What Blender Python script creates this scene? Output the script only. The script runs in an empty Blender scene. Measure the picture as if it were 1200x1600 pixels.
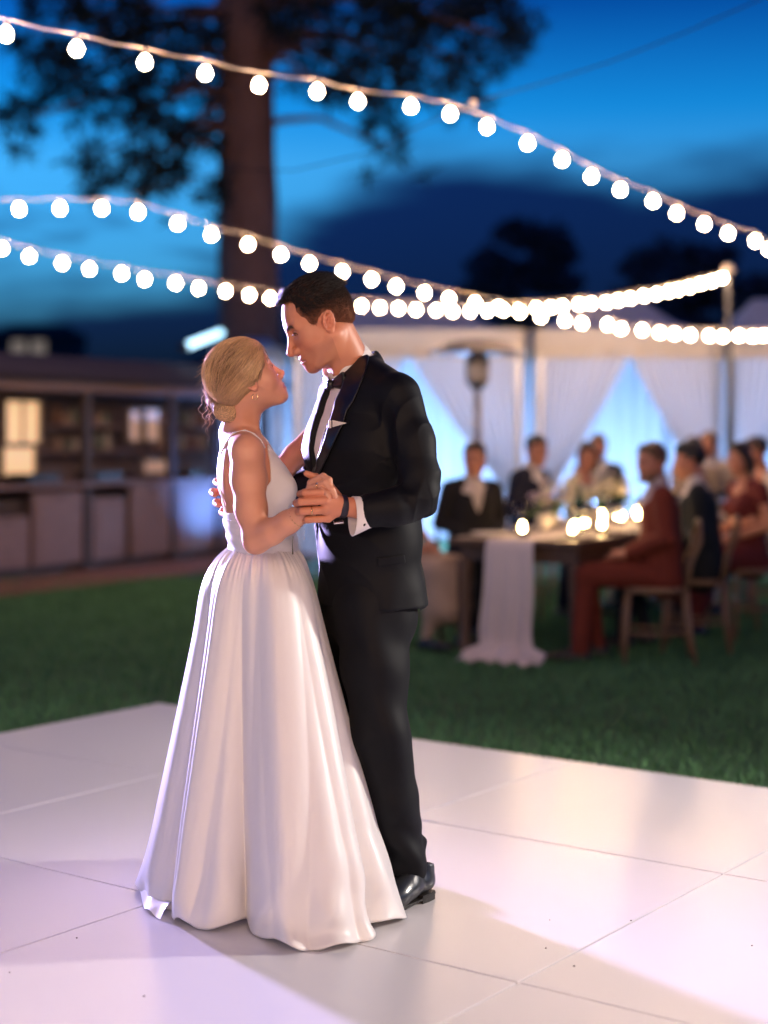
import bpy, bmesh, math, random
import numpy as np
from mathutils import Vector, Matrix

random.seed(7)
rng = np.random.default_rng(7)
R = math.radians
SC = bpy.context.scene
COL = SC.collection

# ------------------------------------------------------------------ camera
CAM_H, FPX, HOR = 1.37, 2460.0, 681.0          # eye height, focal length in photo pixels, horizon row
cd = bpy.data.cameras.new("camera")
cam = bpy.data.objects.new("camera", cd)
COL.objects.link(cam)
cam.location = (0, 0, CAM_H)
cam.rotation_euler = (R(90), 0, 0)
cd.sensor_fit = 'HORIZONTAL'
cd.sensor_width = 24.0
cd.lens = FPX / 1200 * 24
cd.shift_y = -(800 - HOR) / 1200
cd.clip_end = 2000
cd.dof.use_dof = True
cd.dof.focus_distance = 4.5
cd.dof.aperture_fstop = 1.02
SC.camera = cam

SC.view_settings.view_transform = 'Standard'
SC.view_settings.look = 'None'
SC.view_settings.exposure = 0.0
SC.view_settings.gamma = 1.0
SC.render.engine = 'CYCLES'
SC.cycles.use_denoising = True
SC.cycles.max_bounces = 6
SC.cycles.transparent_max_bounces = 8
SC.cycles.sample_clamp_indirect = 4.0
SC.cycles.caustics_reflective = False
SC.cycles.caustics_refractive = False

# ------------------------------------------------------------------ dusk sky with a bank of cloud
world = bpy.data.worlds.new("World")
SC.world = world
world.use_nodes = True
wn, wl = world.node_tree.nodes, world.node_tree.links
wn.clear()
def WN(t, **kw):
    n = wn.new(t)
    for k, v in kw.items():
        setattr(n, k, v)
    return n
def wmath(op, a, b=None, c=None):
    n = WN('ShaderNodeMath', operation=op)
    for i, v in enumerate((a, b, c)):
        if v is None: continue
        if isinstance(v, (int, float)): n.inputs[i].default_value = v
        else: wl.new(v, n.inputs[i])
    return n.outputs[0]
def wsmooth(v, lo, hi, a=0.0, b=1.0):
    n = WN('ShaderNodeMapRange', interpolation_type='SMOOTHSTEP')
    wl.new(v, n.inputs[0])
    n.inputs[1].default_value, n.inputs[2].default_value = lo, hi
    n.inputs[3].default_value, n.inputs[4].default_value = a, b
    return n.outputs[0]
sky = WN('ShaderNodeTexSky', sky_type='NISHITA')
sky.sun_disc = False
sky.sun_elevation = R(0.0)
sky.sun_rotation = R(-75)
sky.altitude = 300
sky.air_density = 1.0
sky.dust_density = 0.3
sky.ozone_density = 4.0
tint = WN('ShaderNodeMix', data_type='RGBA', blend_type='MULTIPLY')
tint.inputs[0].default_value = 1.0
wl.new(sky.outputs[0], tint.inputs[6])
tc = WN('ShaderNodeTexCoord')
sep = WN('ShaderNodeSeparateXYZ')
wl.new(tc.outputs['Generated'], sep.inputs[0])
az = wmath('ARCTAN2', sep.outputs[0], sep.outputs[1])
el = wmath('ARCSINE', sep.outputs[2])
# dusk: the sky deepens quickly above the afterglow
ramp = WN('ShaderNodeValToRGB')
wl.new(wmath('DIVIDE', el, math.pi / 2), ramp.inputs[0])
cr = ramp.color_ramp
cr.elements[0].position, cr.elements[0].color = 0.0, (.05, .42, 1.2, 1)
cr.elements[1].position, cr.elements[1].color = 1.0, (.03, .12, .35, 1)
for pos_, c_ in ((.108, (.50, 1.50, 1.65, 1)), (.130, (.10, 1.22, 1.50, 1)), (.172, (.02, .40, .78, 1)), (.30, (.02, .18, .45, 1))):
    e_ = cr.elements.new(pos_); e_.color = c_
wl.new(ramp.outputs[0], tint.inputs[7])
comb = WN('ShaderNodeCombineXYZ')
wl.new(az, comb.inputs[0]); wl.new(wmath('MULTIPLY', el, 4.5), comb.inputs[1])
cn = WN('ShaderNodeTexNoise'); cn.inputs['Scale'].default_value = 4.2
cn.inputs['Detail'].default_value = 5; cn.inputs['Roughness'].default_value = 0.5
wl.new(comb.outputs[0], cn.inputs['Vector'])
cn2 = WN('ShaderNodeTexNoise'); cn2.inputs['Scale'].default_value = 11
cn2.inputs['Detail'].default_value = 4
wl.new(comb.outputs[0], cn2.inputs['Vector'])
# upper edge of the bank rises from left to right (elevation, radians)
edge = wsmooth(az, -0.15, 0.02, 0.105, 0.180)
edge = wmath('ADD', edge, wmath('MULTIPLY', wmath('SUBTRACT', cn.outputs[0], 0.5), 0.11))
edge = wmath('ADD', edge, wmath('MULTIPLY', wmath('SUBTRACT', cn2.outputs[0], 0.5), 0.03))
bank = wsmooth(wmath('SUBTRACT', edge, el), -0.015, 0.035)
streak = wmath('MULTIPLY', wsmooth(cn2.outputs[0], 0.50, 0.68, 0, 0.75), wsmooth(el, 0.19, 0.10))
mask = wmath('MAXIMUM', wmath('MULTIPLY', bank, 0.97), streak)
cl = WN('ShaderNodeMix', data_type='RGBA')
wl.new(mask, cl.inputs[0])
wl.new(tint.outputs[2], cl.inputs[6])
cloudc = WN('ShaderNodeMix', data_type='RGBA', blend_type='MULTIPLY')
cloudc.inputs[0].default_value = 1.0
wl.new(tint.outputs[2], cloudc.inputs[6])
cloudc.inputs[7].default_value = (0.05, 0.030, 0.105, 1)
wl.new(cloudc.outputs[2], cl.inputs[7])
bg = WN('ShaderNodeBackground'); bg.inputs['Strength'].default_value = 1.0
wl.new(cl.outputs[2], bg.inputs['Color'])
wo = WN('ShaderNodeOutputWorld')
wl.new(bg.outputs[0], wo.inputs[0])

# ------------------------------------------------------------------ lamps of the place
def lamp(name, kind, loc, target, energy, color, size=0.2, spot=None, blend=0.3):
    ld = bpy.data.lights.new(name, kind)
    ld.energy, ld.color = energy, color
    if kind == 'AREA': ld.size = size
    else: ld.shadow_soft_size = size
    if spot: ld.spot_size, ld.spot_blend = R(spot), blend
    o = bpy.data.objects.new(name, ld)
    COL.objects.link(o)
    o.location = loc
    d = Vector(target) - Vector(loc)
    o.rotation_euler = d.to_track_quat('-Z', 'Y').to_euler()
    return o
# lavender stage light behind the couple, warm stage light to their right
RIM = lamp("stage_light_lavender", 'SPOT', (-4.1, 9.9, 1.75), (-.3, 4.6, 2.25), 21000, (0.58, 0.47, 1.0), 0.22, 46, 1.0)
KEY = lamp("stage_light_warm", 'SPOT', (5.2, 5.5, 2.35), (-.2, 4.5, 0.9), 1150, (1.0, 0.90, 0.80), 0.18, 75, 0.6)
BULB_EMIT = 188.0
# ------------------------------------------------------------------ helpers
def P(px, py, Y):
    """point in the place seen at photo pixel px,py when it lies Y metres in front of the camera"""
    return np.array([(px - 600) / FPX * Y, Y, CAM_H - (py - HOR) / FPX * Y])
def G(px, py):
    Y = CAM_H * FPX / (py - HOR)
    return np.array([(px - 600) / FPX * Y, Y, 0.0])

MATS = {}
def mat(name, col, rough=0.6, metal=0.0, var=0.12, vscale=8.0, bump=0.0, bscale=60.0, sheen=0.0,
        spec=0.5, emit=None, estr=0.0, trans=0.0, sss=0.0, sssr=(1, .35, .2), attr=None, coat=0.0, bdist=0.01, translucent=0.0,
        stretch=None, aniso=0.0, rvar=0.0, rscale=6.0):
    if name in MATS: return MATS[name]
    m = bpy.data.materials.new(name)
    m.use_nodes = True
    nt = m.node_tree; N, L = nt.nodes, nt.links
    b = N['Principled BSDF']
    b.inputs['Roughness'].default_value = rough
    b.inputs['Metallic'].default_value = metal
    b.inputs['Specular IOR Level'].default_value = spec
    b.inputs['Sheen Weight'].default_value = sheen
    b.inputs['Sheen Roughness'].default_value = 0.4
    b.inputs['Transmission Weight'].default_value = trans
    b.inputs['Coat Weight'].default_value = coat
    if aniso: b.inputs['Anisotropic'].default_value = aniso
    if sss:
        b.inputs['Subsurface Weight'].default_value = sss
        b.inputs['Subsurface Radius'].default_value = sssr
        b.inputs['Subsurface Scale'].default_value = 0.006
    t = N.new('ShaderNodeTexCoord')
    src = t.outputs['Object']
    if stretch:
        mp = N.new('ShaderNodeMapping'); mp.inputs['Scale'].default_value = stretch
        L.new(src, mp.inputs[0]); src = mp.outputs[0]
    n = N.new('ShaderNodeTexNoise'); n.inputs['Scale'].default_value = vscale
    n.inputs['Detail'].default_value = 5
    L.new(src, n.inputs['Vector'])
    mx = N.new('ShaderNodeMix'); mx.data_type = 'RGBA'
    c = np.array(col[:3])
    mx.inputs[6].default_value = (*(c * (1 - var)), 1)
    mx.inputs[7].default_value = (*np.minimum(c * (1 + var), 1), 1)
    L.new(n.outputs[0], mx.inputs[0])
    outc = mx.outputs[2]
    if attr:
        a = N.new('ShaderNodeAttribute'); a.attribute_name = attr
        m2 = N.new('ShaderNodeMix'); m2.data_type = 'RGBA'; m2.blend_type = 'MULTIPLY'
        m2.inputs[0].default_value = 1.0
        L.new(outc, m2.inputs[6]); L.new(a.outputs['Color'], m2.inputs[7])
        outc = m2.outputs[2]
    L.new(outc, b.inputs['Base Color'])
    if rvar:
        n3 = N.new('ShaderNodeTexNoise'); n3.inputs['Scale'].default_value = rscale; n3.inputs['Detail'].default_value = 8; n3.inputs['Roughness'].default_value = .7
        L.new(src, n3.inputs['Vector'])
        mr = N.new('ShaderNodeMapRange'); mr.inputs[1].default_value = .35; mr.inputs[2].default_value = .65
        mr.inputs[3].default_value = rough - rvar; mr.inputs[4].default_value = rough + rvar
        L.new(n3.outputs[0], mr.inputs[0]); L.new(mr.outputs[0], b.inputs['Roughness'])
    if bump:
        n2 = N.new('ShaderNodeTexNoise'); n2.inputs['Scale'].default_value = bscale
        n2.inputs['Detail'].default_value = 3
        L.new(src, n2.inputs['Vector'])
        bp = N.new('ShaderNodeBump'); bp.inputs['Strength'].default_value = bump
        bp.inputs['Distance'].default_value = bdist
        L.new(n2.outputs[0], bp.inputs['Height'])
        L.new(bp.outputs[0], b.inputs['Normal'])
    if emit:
        b.inputs['Emission Color'].default_value = (*emit, 1)
        b.inputs['Emission Strength'].default_value = estr
    if translucent:
        tr = N.new('ShaderNodeBsdfTranslucent')
        L.new(outc, tr.inputs['Color'])
        ms = N.new('ShaderNodeMixShader'); ms.inputs[0].default_value = translucent
        L.new(b.outputs[0], ms.inputs[1]); L.new(tr.outputs[0], ms.inputs[2])
        L.new(ms.outputs[0], N['Material Output'].inputs[0])
    MATS[name] = m
    return m

class MB:
    """collects shapes for one mesh"""
    def __init__(s): s.v, s.f = [], []
    def add(s, verts, faces):
        o = len(s.v)
        s.v.extend([tuple(map(float, p)) for p in verts]); s.f.extend([tuple(i + o for i in f) for f in faces])
        return s
    def box(s, lo, hi, bev=0.0):
        (x0, y0, z0), (x1, y1, z1) = lo, hi
        if bev <= 0:
            v = [(x, y, z) for z in (z0, z1) for x, y in ((x0, y0), (x1, y0), (x1, y1), (x0, y1))]
            return s.add(v, [(3, 2, 1, 0), (4, 5, 6, 7), (0, 1, 5, 4), (1, 2, 6, 5), (2, 3, 7, 6), (3, 0, 4, 7)])
        b = min(bev, (x1 - x0) / 2.01, (y1 - y0) / 2.01, (z1 - z0) / 2.01)
        rings = []
        for z, i in ((z0, b), (z0 + b, 0), (z1 - b, 0), (z1, b)):
            a0, a1, c0, c1 = x0 + i, x1 - i, y0 + i, y1 - i
            k = b if i == 0 else b * .5
            rings.append([(a0 + k, c0, z), (a1 - k, c0, z), (a1, c0 + k, z), (a1, c1 - k, z), (a1 - k, c1, z), (a0 + k, c1, z), (a0, c1 - k, z), (a0, c0 + k, z)])
        return s.loft(rings, True)
    def loft(s, rings, caps=True, closed=True):
        n = len(rings[0]); v = [p for r in rings for p in r]; f = []
        for i in range(len(rings) - 1):
            for j in range(n if closed else n - 1):
                a, b = i * n + j, i * n + (j + 1) % n
                f.append((a, b, b + n, a + n))
        if caps:
            f.append(tuple(range(n - 1, -1, -1))); o = (len(rings) - 1) * n
            f.append(tuple(range(o, o + n)))
        return s.add(v, f)
    def lathe(s, prof, n=16, c=(0, 0, 0), caps=True, a0=0.0):
        rings = [[(c[0] + r * math.cos(a0 + 2 * math.pi * k / n), c[1] + r * math.sin(a0 + 2 * math.pi * k / n), c[2] + z) for k in range(n)] for r, z in prof]
        return s.loft(rings, caps)
    def tube(s, pts, rad, n=8, caps=True):
        pts = [np.array(p, float) for p in pts]
        rads = rad if hasattr(rad, '__len__') else [rad] * len(pts)
        rings = []; prev = None
        for i, p in enumerate(pts):
            d = pts[min(i + 1, len(pts) - 1)] - pts[max(i - 1, 0)]
            d = d / (np.linalg.norm(d) + 1e-9)
            if prev is None:
                u = np.cross(d, (0, 0, 1.0))
                if np.linalg.norm(u) < 1e-3: u = np.cross(d, (1.0, 0, 0))
            else: u = prev - d * np.dot(prev, d)
            u /= np.linalg.norm(u) + 1e-9; prev = u; w = np.cross(d, u)
            rings.append([p + rads[i] * (math.cos(2 * math.pi * k / n) * u + math.sin(2 * math.pi * k / n) * w) for k in range(n)])
        return s.loft(rings, caps)
    def bar(s, a, b, w, h, up=(0, 0, 1)):
        a, b = np.array(a, float), np.array(b, float); d = b - a; d /= np.linalg.norm(d)
        u = np.cross(d, up)
        if np.linalg.norm(u) < 1e-3: u = np.cross(d, (1.0, 0, 0))
        u /= np.linalg.norm(u); q = np.cross(u, d)
        c = [(-w / 2, -h / 2), (w / 2, -h / 2), (w / 2, h / 2), (-w / 2, h / 2)]
        return s.loft([[p + x * u + y * q for x, y in c] for p in (a, b)], True)
    def mesh(s, name):
        me = bpy.data.meshes.new(name); me.from_pydata(s.v, [], s.f); me.validate(); me.update()
        return me
    def build(s, name, m, parent=None, smooth=False, **tags):
        return put(name, s.mesh(name), m, parent, smooth, **tags)

def put(name, me, m, parent=None, smooth=False, label=None, cat=None, group=None, kind=None, loc=None, rz=None):
    if m is not None and len(me.materials) == 0: me.materials.append(m)
    if smooth and len(me.polygons): me.polygons.foreach_set('use_smooth', np.ones(len(me.polygons), bool))
    o = bpy.data.objects.new(name, me); COL.objects.link(o)
    if parent is not None: o.parent = parent
    if loc is not None: o.location = loc
    if rz is not None: o.rotation_euler.z = rz
    tag(o, label, cat, group, kind)
    return o
def tag(o, label=None, cat=None, group=None, kind=None):
    if label: o['label'] = label
    if cat: o['category'] = cat
    if group: o['group'] = group
    if kind: o['kind'] = kind
    return o
def empty(name, loc=(0, 0, 0), rz=0.0, **tags):
    o = bpy.data.objects.new(name, None); COL.objects.link(o)
    o.empty_display_size = .1
    o.location = loc; o.rotation_euler.z = rz
    return tag(o, **tags)
def copy_tree(o, parent=None):
    c = o.copy(); COL.objects.link(c); c.parent = parent
    for ch in list(o.children): copy_tree(ch, c)
    return c
def unit(v): v = np.array(v, float); return v / np.linalg.norm(v)
def lerp(a, b, t): return a + (b - a) * t

# ---- implicit surfaces, meshed with surface nets
def surface_nets(f, lo, h):
    ins = f < 0
    a = ins[:-1, :-1, :-1].astype(np.int8)
    for dx in (0, 1):
        for dy in (0, 1):
            for dz in (0, 1):
                if dx + dy + dz: a = a + ins[dx:f.shape[0] - 1 + dx, dy:f.shape[1] - 1 + dy, dz:f.shape[2] - 1 + dz]
    idx = np.argwhere((a > 0) & (a < 8))
    cor = [(x, y, z) for x in (0, 1) for y in (0, 1) for z in (0, 1)]
    val = np.stack([f[idx[:, 0] + c[0], idx[:, 1] + c[1], idx[:, 2] + c[2]] for c in cor], 1)
    acc = np.zeros((len(idx), 3)); cnt = np.zeros(len(idx))
    for i in range(8):
        for j in range(i + 1, 8):
            d = np.abs(np.array(cor[i]) - np.array(cor[j])).sum()
            if d != 1: continue
            vi, vj = val[:, i], val[:, j]
            m = (vi < 0) != (vj < 0)
            t = np.where(m, vi / np.where(m, vi - vj, 1), 0)
            p = np.array(cor[i]) + t[:, None] * (np.array(cor[j]) - np.array(cor[i]))
            acc += p * m[:, None]; cnt += m
    V = (idx + acc / cnt[:, None]) * h + lo
    vid = np.full(a.shape, -1, np.int32)
    vid[idx[:, 0], idx[:, 1], idx[:, 2]] = np.arange(len(idx))
    quads = []
    for ax in range(3):
        s0 = [slice(None)] * 3; s1 = [slice(None)] * 3
        s0[ax] = slice(0, -1); s1[ax] = slice(1, None)
        ch = ins[tuple(s0)] != ins[tuple(s1)]
        e = np.argwhere(ch)
        b, c = (ax + 1) % 3, (ax + 2) % 3
        ok = (e[:, b] > 0) & (e[:, c] > 0) & (e[:, b] < f.shape[b] - 1) & (e[:, c] < f.shape[c] - 1)
        e = e[ok]
        def cell(db, dc):
            q = e.copy(); q[:, b] += db; q[:, c] += dc
            return vid[q[:, 0], q[:, 1], q[:, 2]]
        q = np.stack([cell(-1, -1), cell(0, -1), cell(0, 0), cell(-1, 0)], 1)
        flip = ~ins[e[:, 0], e[:, 1], e[:, 2]]
        q[flip] = q[flip][:, ::-1]
        quads.append(q)
    return V, np.concatenate(quads)

class Field:
    def __init__(s, lo, hi, h):
        s.lo = np.array(lo, float); s.h = h
        s.n = np.ceil((np.array(hi) - s.lo) / h).astype(int) + 1
        s.f = np.full(s.n, 1.0, np.float32)
        s.ax = [(s.lo[i] + np.arange(s.n[i]) * h).astype(np.float32) for i in range(3)]
    def sub(s, lo, hi):
        sl = []; g = []
        for i in range(3):
            a = max(0, int((lo[i] - s.lo[i]) / s.h) - 2); b = min(s.n[i], int((hi[i] - s.lo[i]) / s.h) + 4)
            if b <= a: return None, None
            sl.append(slice(a, b)); sh = [1, 1, 1]; sh[i] = b - a
            g.append(s.ax[i][a:b].reshape(sh))
        return tuple(sl), g
    def blend(s, d, sl, k, mode='u'):
        a = s.f[sl]
        if mode == 'u':
            if k <= 0: s.f[sl] = np.minimum(a, d)
            else:
                t = np.clip(.5 + .5 * (a - d) / k, 0, 1)
                s.f[sl] = a * (1 - t) + d * t - k * t * (1 - t)
        elif mode == 's':        # subtract
            if k <= 0: s.f[sl] = np.maximum(a, -d)
            else:
                t = np.clip(.5 - .5 * (a + d) / k, 0, 1)
                s.f[sl] = a * (1 - t) - d * t + k * t * (1 - t)
        return s
    def cap(s, a, b, ra, rb=None, k=.01, mode='u', flat=None, ratio=1.0):
        """tapered capsule; flat = a direction along which it is ratio times as thick"""
        rb = ra if rb is None else rb
        a, b = np.array(a, float), np.array(b, float); m = max(ra, rb) * max(1, ratio) + k + 2 * s.h
        sl, g = s.sub(np.minimum(a, b) - m, np.maximum(a, b) + m)
        if sl is None: return s
        px, py, pz = g[0] - a[0], g[1] - a[1], g[2] - a[2]
        ab = b - a
        if flat is not None:
            fl = unit(flat); sc = 1 / ratio - 1
            dt = (px * fl[0] + py * fl[1] + pz * fl[2]) * sc
            px, py, pz = px + dt * fl[0], py + dt * fl[1], pz + dt * fl[2]
            ab = ab + np.dot(ab, fl) * sc * fl
        L2 = float(np.dot(ab, ab)) + 1e-12
        t = np.clip((px * ab[0] + py * ab[1] + pz * ab[2]) / L2, 0, 1)
        d = np.sqrt((px - t * ab[0]) ** 2 + (py - t * ab[1]) ** 2 + (pz - t * ab[2]) ** 2) - (ra + (rb - ra) * t)
        if flat is not None: d = d * min(1, max(ratio, .5))
        return s.blend(d.astype(np.float32), sl, k, mode)
    def sph(s, c, r, k=.01, mode='u'): return s.cap(c, np.array(c) + (0, 0, 1e-5), r, r, k, mode)
    def chain(s, pts, rad, k=.01, mode='u', **kw):
        for i in range(len(pts) - 1): s.cap(pts[i], pts[i + 1], rad[i], rad[i + 1], k, mode, **kw)
        return s
    def ell(s, c, r, Rm=None, k=.01, mode='u'):
        c = np.array(c, float); r = np.array(r, float); m = r.max() + k + 2 * s.h
        Rm = np.eye(3) if Rm is None else np.array(Rm)          # columns = local axes
        sl, g = s.sub(c - m, c + m)
        if sl is None: return s
        px, py, pz = g[0] - c[0], g[1] - c[1], g[2] - c[2]
        q = [(px * Rm[0, i] + py * Rm[1, i] + pz * Rm[2, i]) for i in range(3)]
        k0 = np.sqrt(sum((q[i] / r[i]) ** 2 for i in range(3))) + 1e-6
        k1 = np.sqrt(sum((q[i] / r[i] ** 2) ** 2 for i in range(3))) + 1e-6
        return s.blend((k0 * (k0 - 1) / k1).astype(np.float32), sl, k, mode)
    def fn(s, lo, hi, func, k=0.0, mode='u'):
        sl, g = s.sub(np.array(lo), np.array(hi))
        if sl is None: return s
        return s.blend(np.asarray(func(*g), np.float32), sl, k, mode)
    def clip(s, func):
        """keep only where func < 0"""
        s.f = np.maximum(s.f, np.asarray(func(*[a.reshape([-1 if i == j else 1 for j in range(3)]) for i, a in enumerate(s.ax)]), np.float32))
        return s
    def mesh(s):
        s.f[0], s.f[-1] = 1, 1; s.f[:, 0], s.f[:, -1] = 1, 1; s.f[:, :, 0], s.f[:, :, -1] = 1, 1
        return surface_nets(s.f, s.lo, s.h)

def vnormals(V, Q):
    a, b, c = V[Q[:, 0]], V[Q[:, 1]], V[Q[:, 2]]
    d = V[Q[:, 3]] if Q.shape[1] == 4 else c
    n = np.cross(c - a, d - b) if Q.shape[1] == 4 else np.cross(b - a, c - a)
    N = np.zeros_like(V)
    for i in range(Q.shape[1]): np.add.at(N, Q[:, i], n)
    return N / (np.linalg.norm(N, axis=1, keepdims=True) + 1e-12)
def relax(V, Q, it=2, w=.5):
    for _ in range(it):
        S = np.zeros_like(V); C = np.zeros(len(V))
        for i in range(4):
            a, b = Q[:, i], Q[:, (i + 1) % 4]
            np.add.at(S, a, V[b]); np.add.at(C, a, 1); np.add.at(S, b, V[a]); np.add.at(C, b, 1)
        V = V + w * (S / np.maximum(C, 1)[:, None] - V)
    return V
def npmesh(name, V, Q, col=None):
    me = bpy.data.meshes.new(name)
    k = Q.shape[1]
    me.vertices.add(len(V)); me.vertices.foreach_set('co', np.asarray(V, np.float32).ravel())
    me.loops.add(len(Q) * k); me.loops.foreach_set('vertex_index', np.asarray(Q, np.int32).ravel())
    me.polygons.add(len(Q)); me.polygons.foreach_set('loop_start', np.arange(len(Q), dtype=np.int32) * k)
    me.polygons.foreach_set('use_smooth', np.ones(len(Q), bool))
    me.update(calc_edges=True); me.validate()
    if col is not None:
        at = me.color_attributes.new('tint', 'FLOAT_COLOR', 'POINT')
        c4 = np.ones((len(V), 4), np.float32); c4[:, :3] = col
        at.data.foreach_set('color', c4.ravel())
    return me
def joinmesh(parts):
    Vs, Qs, o = [], [], 0
    for V, Q in parts:
        Vs.append(V); Qs.append(Q + o); o += len(V)
    return np.concatenate(Vs), np.concatenate(Qs)
def waves(p, seed, n=14, f0=4.0, f1=16.0):
    """smooth random field, roughly -1..1"""
    r = np.random.default_rng(seed); s = np.zeros(len(p))
    for i in range(n):
        k = r.normal(size=3); k = k / np.linalg.norm(k) * r.uniform(f0, f1) * 2 * math.pi / 6.28
        s += np.sin(p @ k * 6.28 / 1.0 + r.uniform(0, 6.28))
    return s / math.sqrt(n / 1.2)
def poly_sdf(x, z, pts):
    """signed distance to a 2-D polygon (arrays broadcast)"""
    x = x + 0 * z; z = z + 0 * x
    pts = np.array(pts, float); d = np.full(x.shape, 1e9); s = np.ones(x.shape)
    n = len(pts)
    for i in range(n):
        a, b = pts[i], pts[i - 1]
        ex, ez = b - a; wx, wz = x - a[0], z - a[1]
        t = np.clip((wx * ex + wz * ez) / (ex * ex + ez * ez + 1e-12), 0, 1)
        d = np.minimum(d, (wx - t * ex) ** 2 + (wz - t * ez) ** 2)
        c1, c2, c3 = z >= a[1], z < b[1], ex * wz > ez * wx
        s = np.where((c1 & c2 & c3) | (~c1 & ~c2 & ~c3), -s, s)
    return s * np.sqrt(d)
# ------------------------------------------------------------------ ground
def lawn():
    m = mat('lawn_soil', (.045, .10, .05), .95, var=.35, vscale=3, bump=.8, bscale=40, spec=.1)
    b = MB(); n = 40
    b.add([(-400, -30, -.04), (400, -30, -.04), (400, 900, -.04), (-400, 900, -.04)], [(0, 1, 2, 3)])
    b.build('lawn', m, kind='structure')
    # blades of grass round the dance floor
    k = 130000
    x = rng.uniform(-5.5, 6.5, k); y = 5.0 + 10.5 * rng.random(k) ** 1.0
    rel = np.stack([x, y], 1) - FLOOR0
    u, v = rel @ FU / TILE, rel @ FV / TILE
    keep = ~((u < 2.03) & (v < 3.03)) & (y > 4.6)
    x, y = x[keep], y[keep]; k = len(x)
    a = rng.uniform(0, 6.28, k); hgt = rng.uniform(.025, .06, k); w = rng.uniform(.0035, .007, k)
    lean = rng.normal(0, .02, (k, 2))
    V = np.zeros((k, 3, 3))
    V[:, 0] = np.stack([x - w * np.cos(a), y - w * np.sin(a), np.full(k, -.042)], 1)
    V[:, 1] = np.stack([x + w * np.cos(a), y + w * np.sin(a), np.full(k, -.042)], 1)
    V[:, 2] = np.stack([x + lean[:, 0], y + lean[:, 1], -.04 + hgt], 1)
    me = npmesh('grass', V.reshape(-1, 3), np.arange(k * 3).reshape(-1, 3))
    put('grass', me, mat('grass_blade', (.095, .215, .095), .85, var=.45, vscale=2.2, spec=.05),
        label='short green lawn grass round the white dance floor', cat='grass', kind='stuff')

FLOOR0 = np.array([.336, 3.946]); FU = unit((.594, .804)); FV = np.array([-FU[1], FU[0]]); TILE = 1.219
def dance_floor():
    m = mat('floor_panel', (.74, .74, .765), .27, var=.014, vscale=1.2, bump=.006, bscale=2.5, spec=.5, bdist=.01)
    edge = mat('floor_trim', (.55, .42, .24), .35, metal=.8, var=.1)
    sub = mat('floor_joint', (.035, .032, .032), .8)
    b = MB()
    def w(u, v, z): p = FLOOR0 + FU * u * TILE + FV * v * TILE; return (p[0], p[1], z)
    b.add([w(-5, -5, -.012), w(2, -5, -.012), w(2, 3, -.012), w(-5, 3, -.012)], [(0, 1, 2, 3)])
    root = b.build('dance_floor', sub, kind='structure')
    ang = math.atan2(FU[1], FU[0])
    pb = MB().box((.0030, .0030, -.035), (TILE - .0030, TILE - .0030, 0), .0018).mesh('panel')
    pb.materials.append(m)
    for i in range(-5, 2):
        for j in range(-5, 3):
            o = put('panel', pb, m, root, loc=w(i, j, random.uniform(-.0006, .0006)), rz=ang)
    for a, c in (((2, -5), (2, 3)), ((-5, 3), (2, 3))):
        n_ = (FU if a[0] == c[0] else FV) * .018
        q = [np.array(w(*a, -.045)), np.array(w(*c, -.045))]
        e = MB(); off = np.array([n_[0], n_[1], 0])
        e.add([q[0], q[1], q[1] + off * 2.2, q[0] + off * 2.2,
               q[0] + (0, 0, .0445), q[1] + (0, 0, .0445), q[1] + off * 1.2 + (0, 0, .040), q[0] + off * 1.2 + (0, 0, .040)],
              [(0, 1, 2, 3), (4, 5, 6, 7), (3, 2, 6, 7), (0, 3, 7, 4), (1, 2, 6, 5)])
        e.build('edge_trim', edge, root)
    # scuffs and specks dropped on the panels
    cr = mat('crumb', (.05, .04, .035), .8)
    for (px, py) in ((859, 1438), (853, 1482), (986, 1439), (1175, 1478), (897, 1510), (15, 1520), (225, 1557), (120, 1466)):
        g = G(px, py); s = random.uniform(.0018, .0034)
        MB().lathe([(s * .6, -.0006), (s, s * .3), (s * .5, s * .7)], 6, (g[0], g[1], .0006)).build(
            'fallen_crumb', cr, label='tiny dark crumb lying on the white dance floor', cat='crumb', group='crumbs on the dance floor')

# ------------------------------------------------------------------ far things
def hills():
    b = MB(); n = 60; rows = []
    for r_, (yy, hh) in enumerate(((150, 0), (158, 6), (170, 12.5), (200, 13.5), (230, 0))):
        row = []
        for i in range(n):
            x = -190 + 380 * i / (n - 1)
            h_ = hh * (.62 + .28 * math.sin(x * .041 + 2.3) + .12 * math.sin(x * .13 + r_) + .06 * math.sin(x * .31))
            row.append((x, yy, max(h_, 0) - .5))
        rows.append(row)
    b.loft(rows, False, False)
    b.build('hills', mat('hill_scrub', (.022, .020, .030), .95, var=.3, vscale=.1), smooth=True, kind='structure')

def leaf_clumps(spec, per, size, seed, needle=True):
    r = np.random.default_rng(seed); Vs = []
    for c, rad in spec:
        n = int(per * (rad.mean() / .6) ** 1.3) if hasattr(rad, 'mean') else per
        d = r.normal(size=(n, 3)); d /= np.linalg.norm(d, axis=1, keepdims=True)
        rr = r.random(n) ** .45
        p = c + d * rr[:, None] * rad
        if needle:
            t = d * .7 + r.normal(size=(n, 3)) * .5 + np.array([0, 0, -.15]); L = size * r.uniform(.7, 1.3, n)
            wd = size * .09
        else:
            t = r.normal(size=(n, 3)); L = size * r.uniform(.6, 1.2, n); wd = size * .35
        t /= np.linalg.norm(t, axis=1, keepdims=True)
        s = np.cross(t, r.normal(size=(n, 3))); s /= np.linalg.norm(s, axis=1, keepdims=True)
        V = np.zeros((n, 3, 3)); V[:, 0] = p - s * wd; V[:, 1] = p + s * wd; V[:, 2] = p + t * L[:, None]
        Vs.append(V.reshape(-1, 3))
    V = np.concatenate(Vs)
    return V, np.arange(len(V)).reshape(-1, 3)

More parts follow.
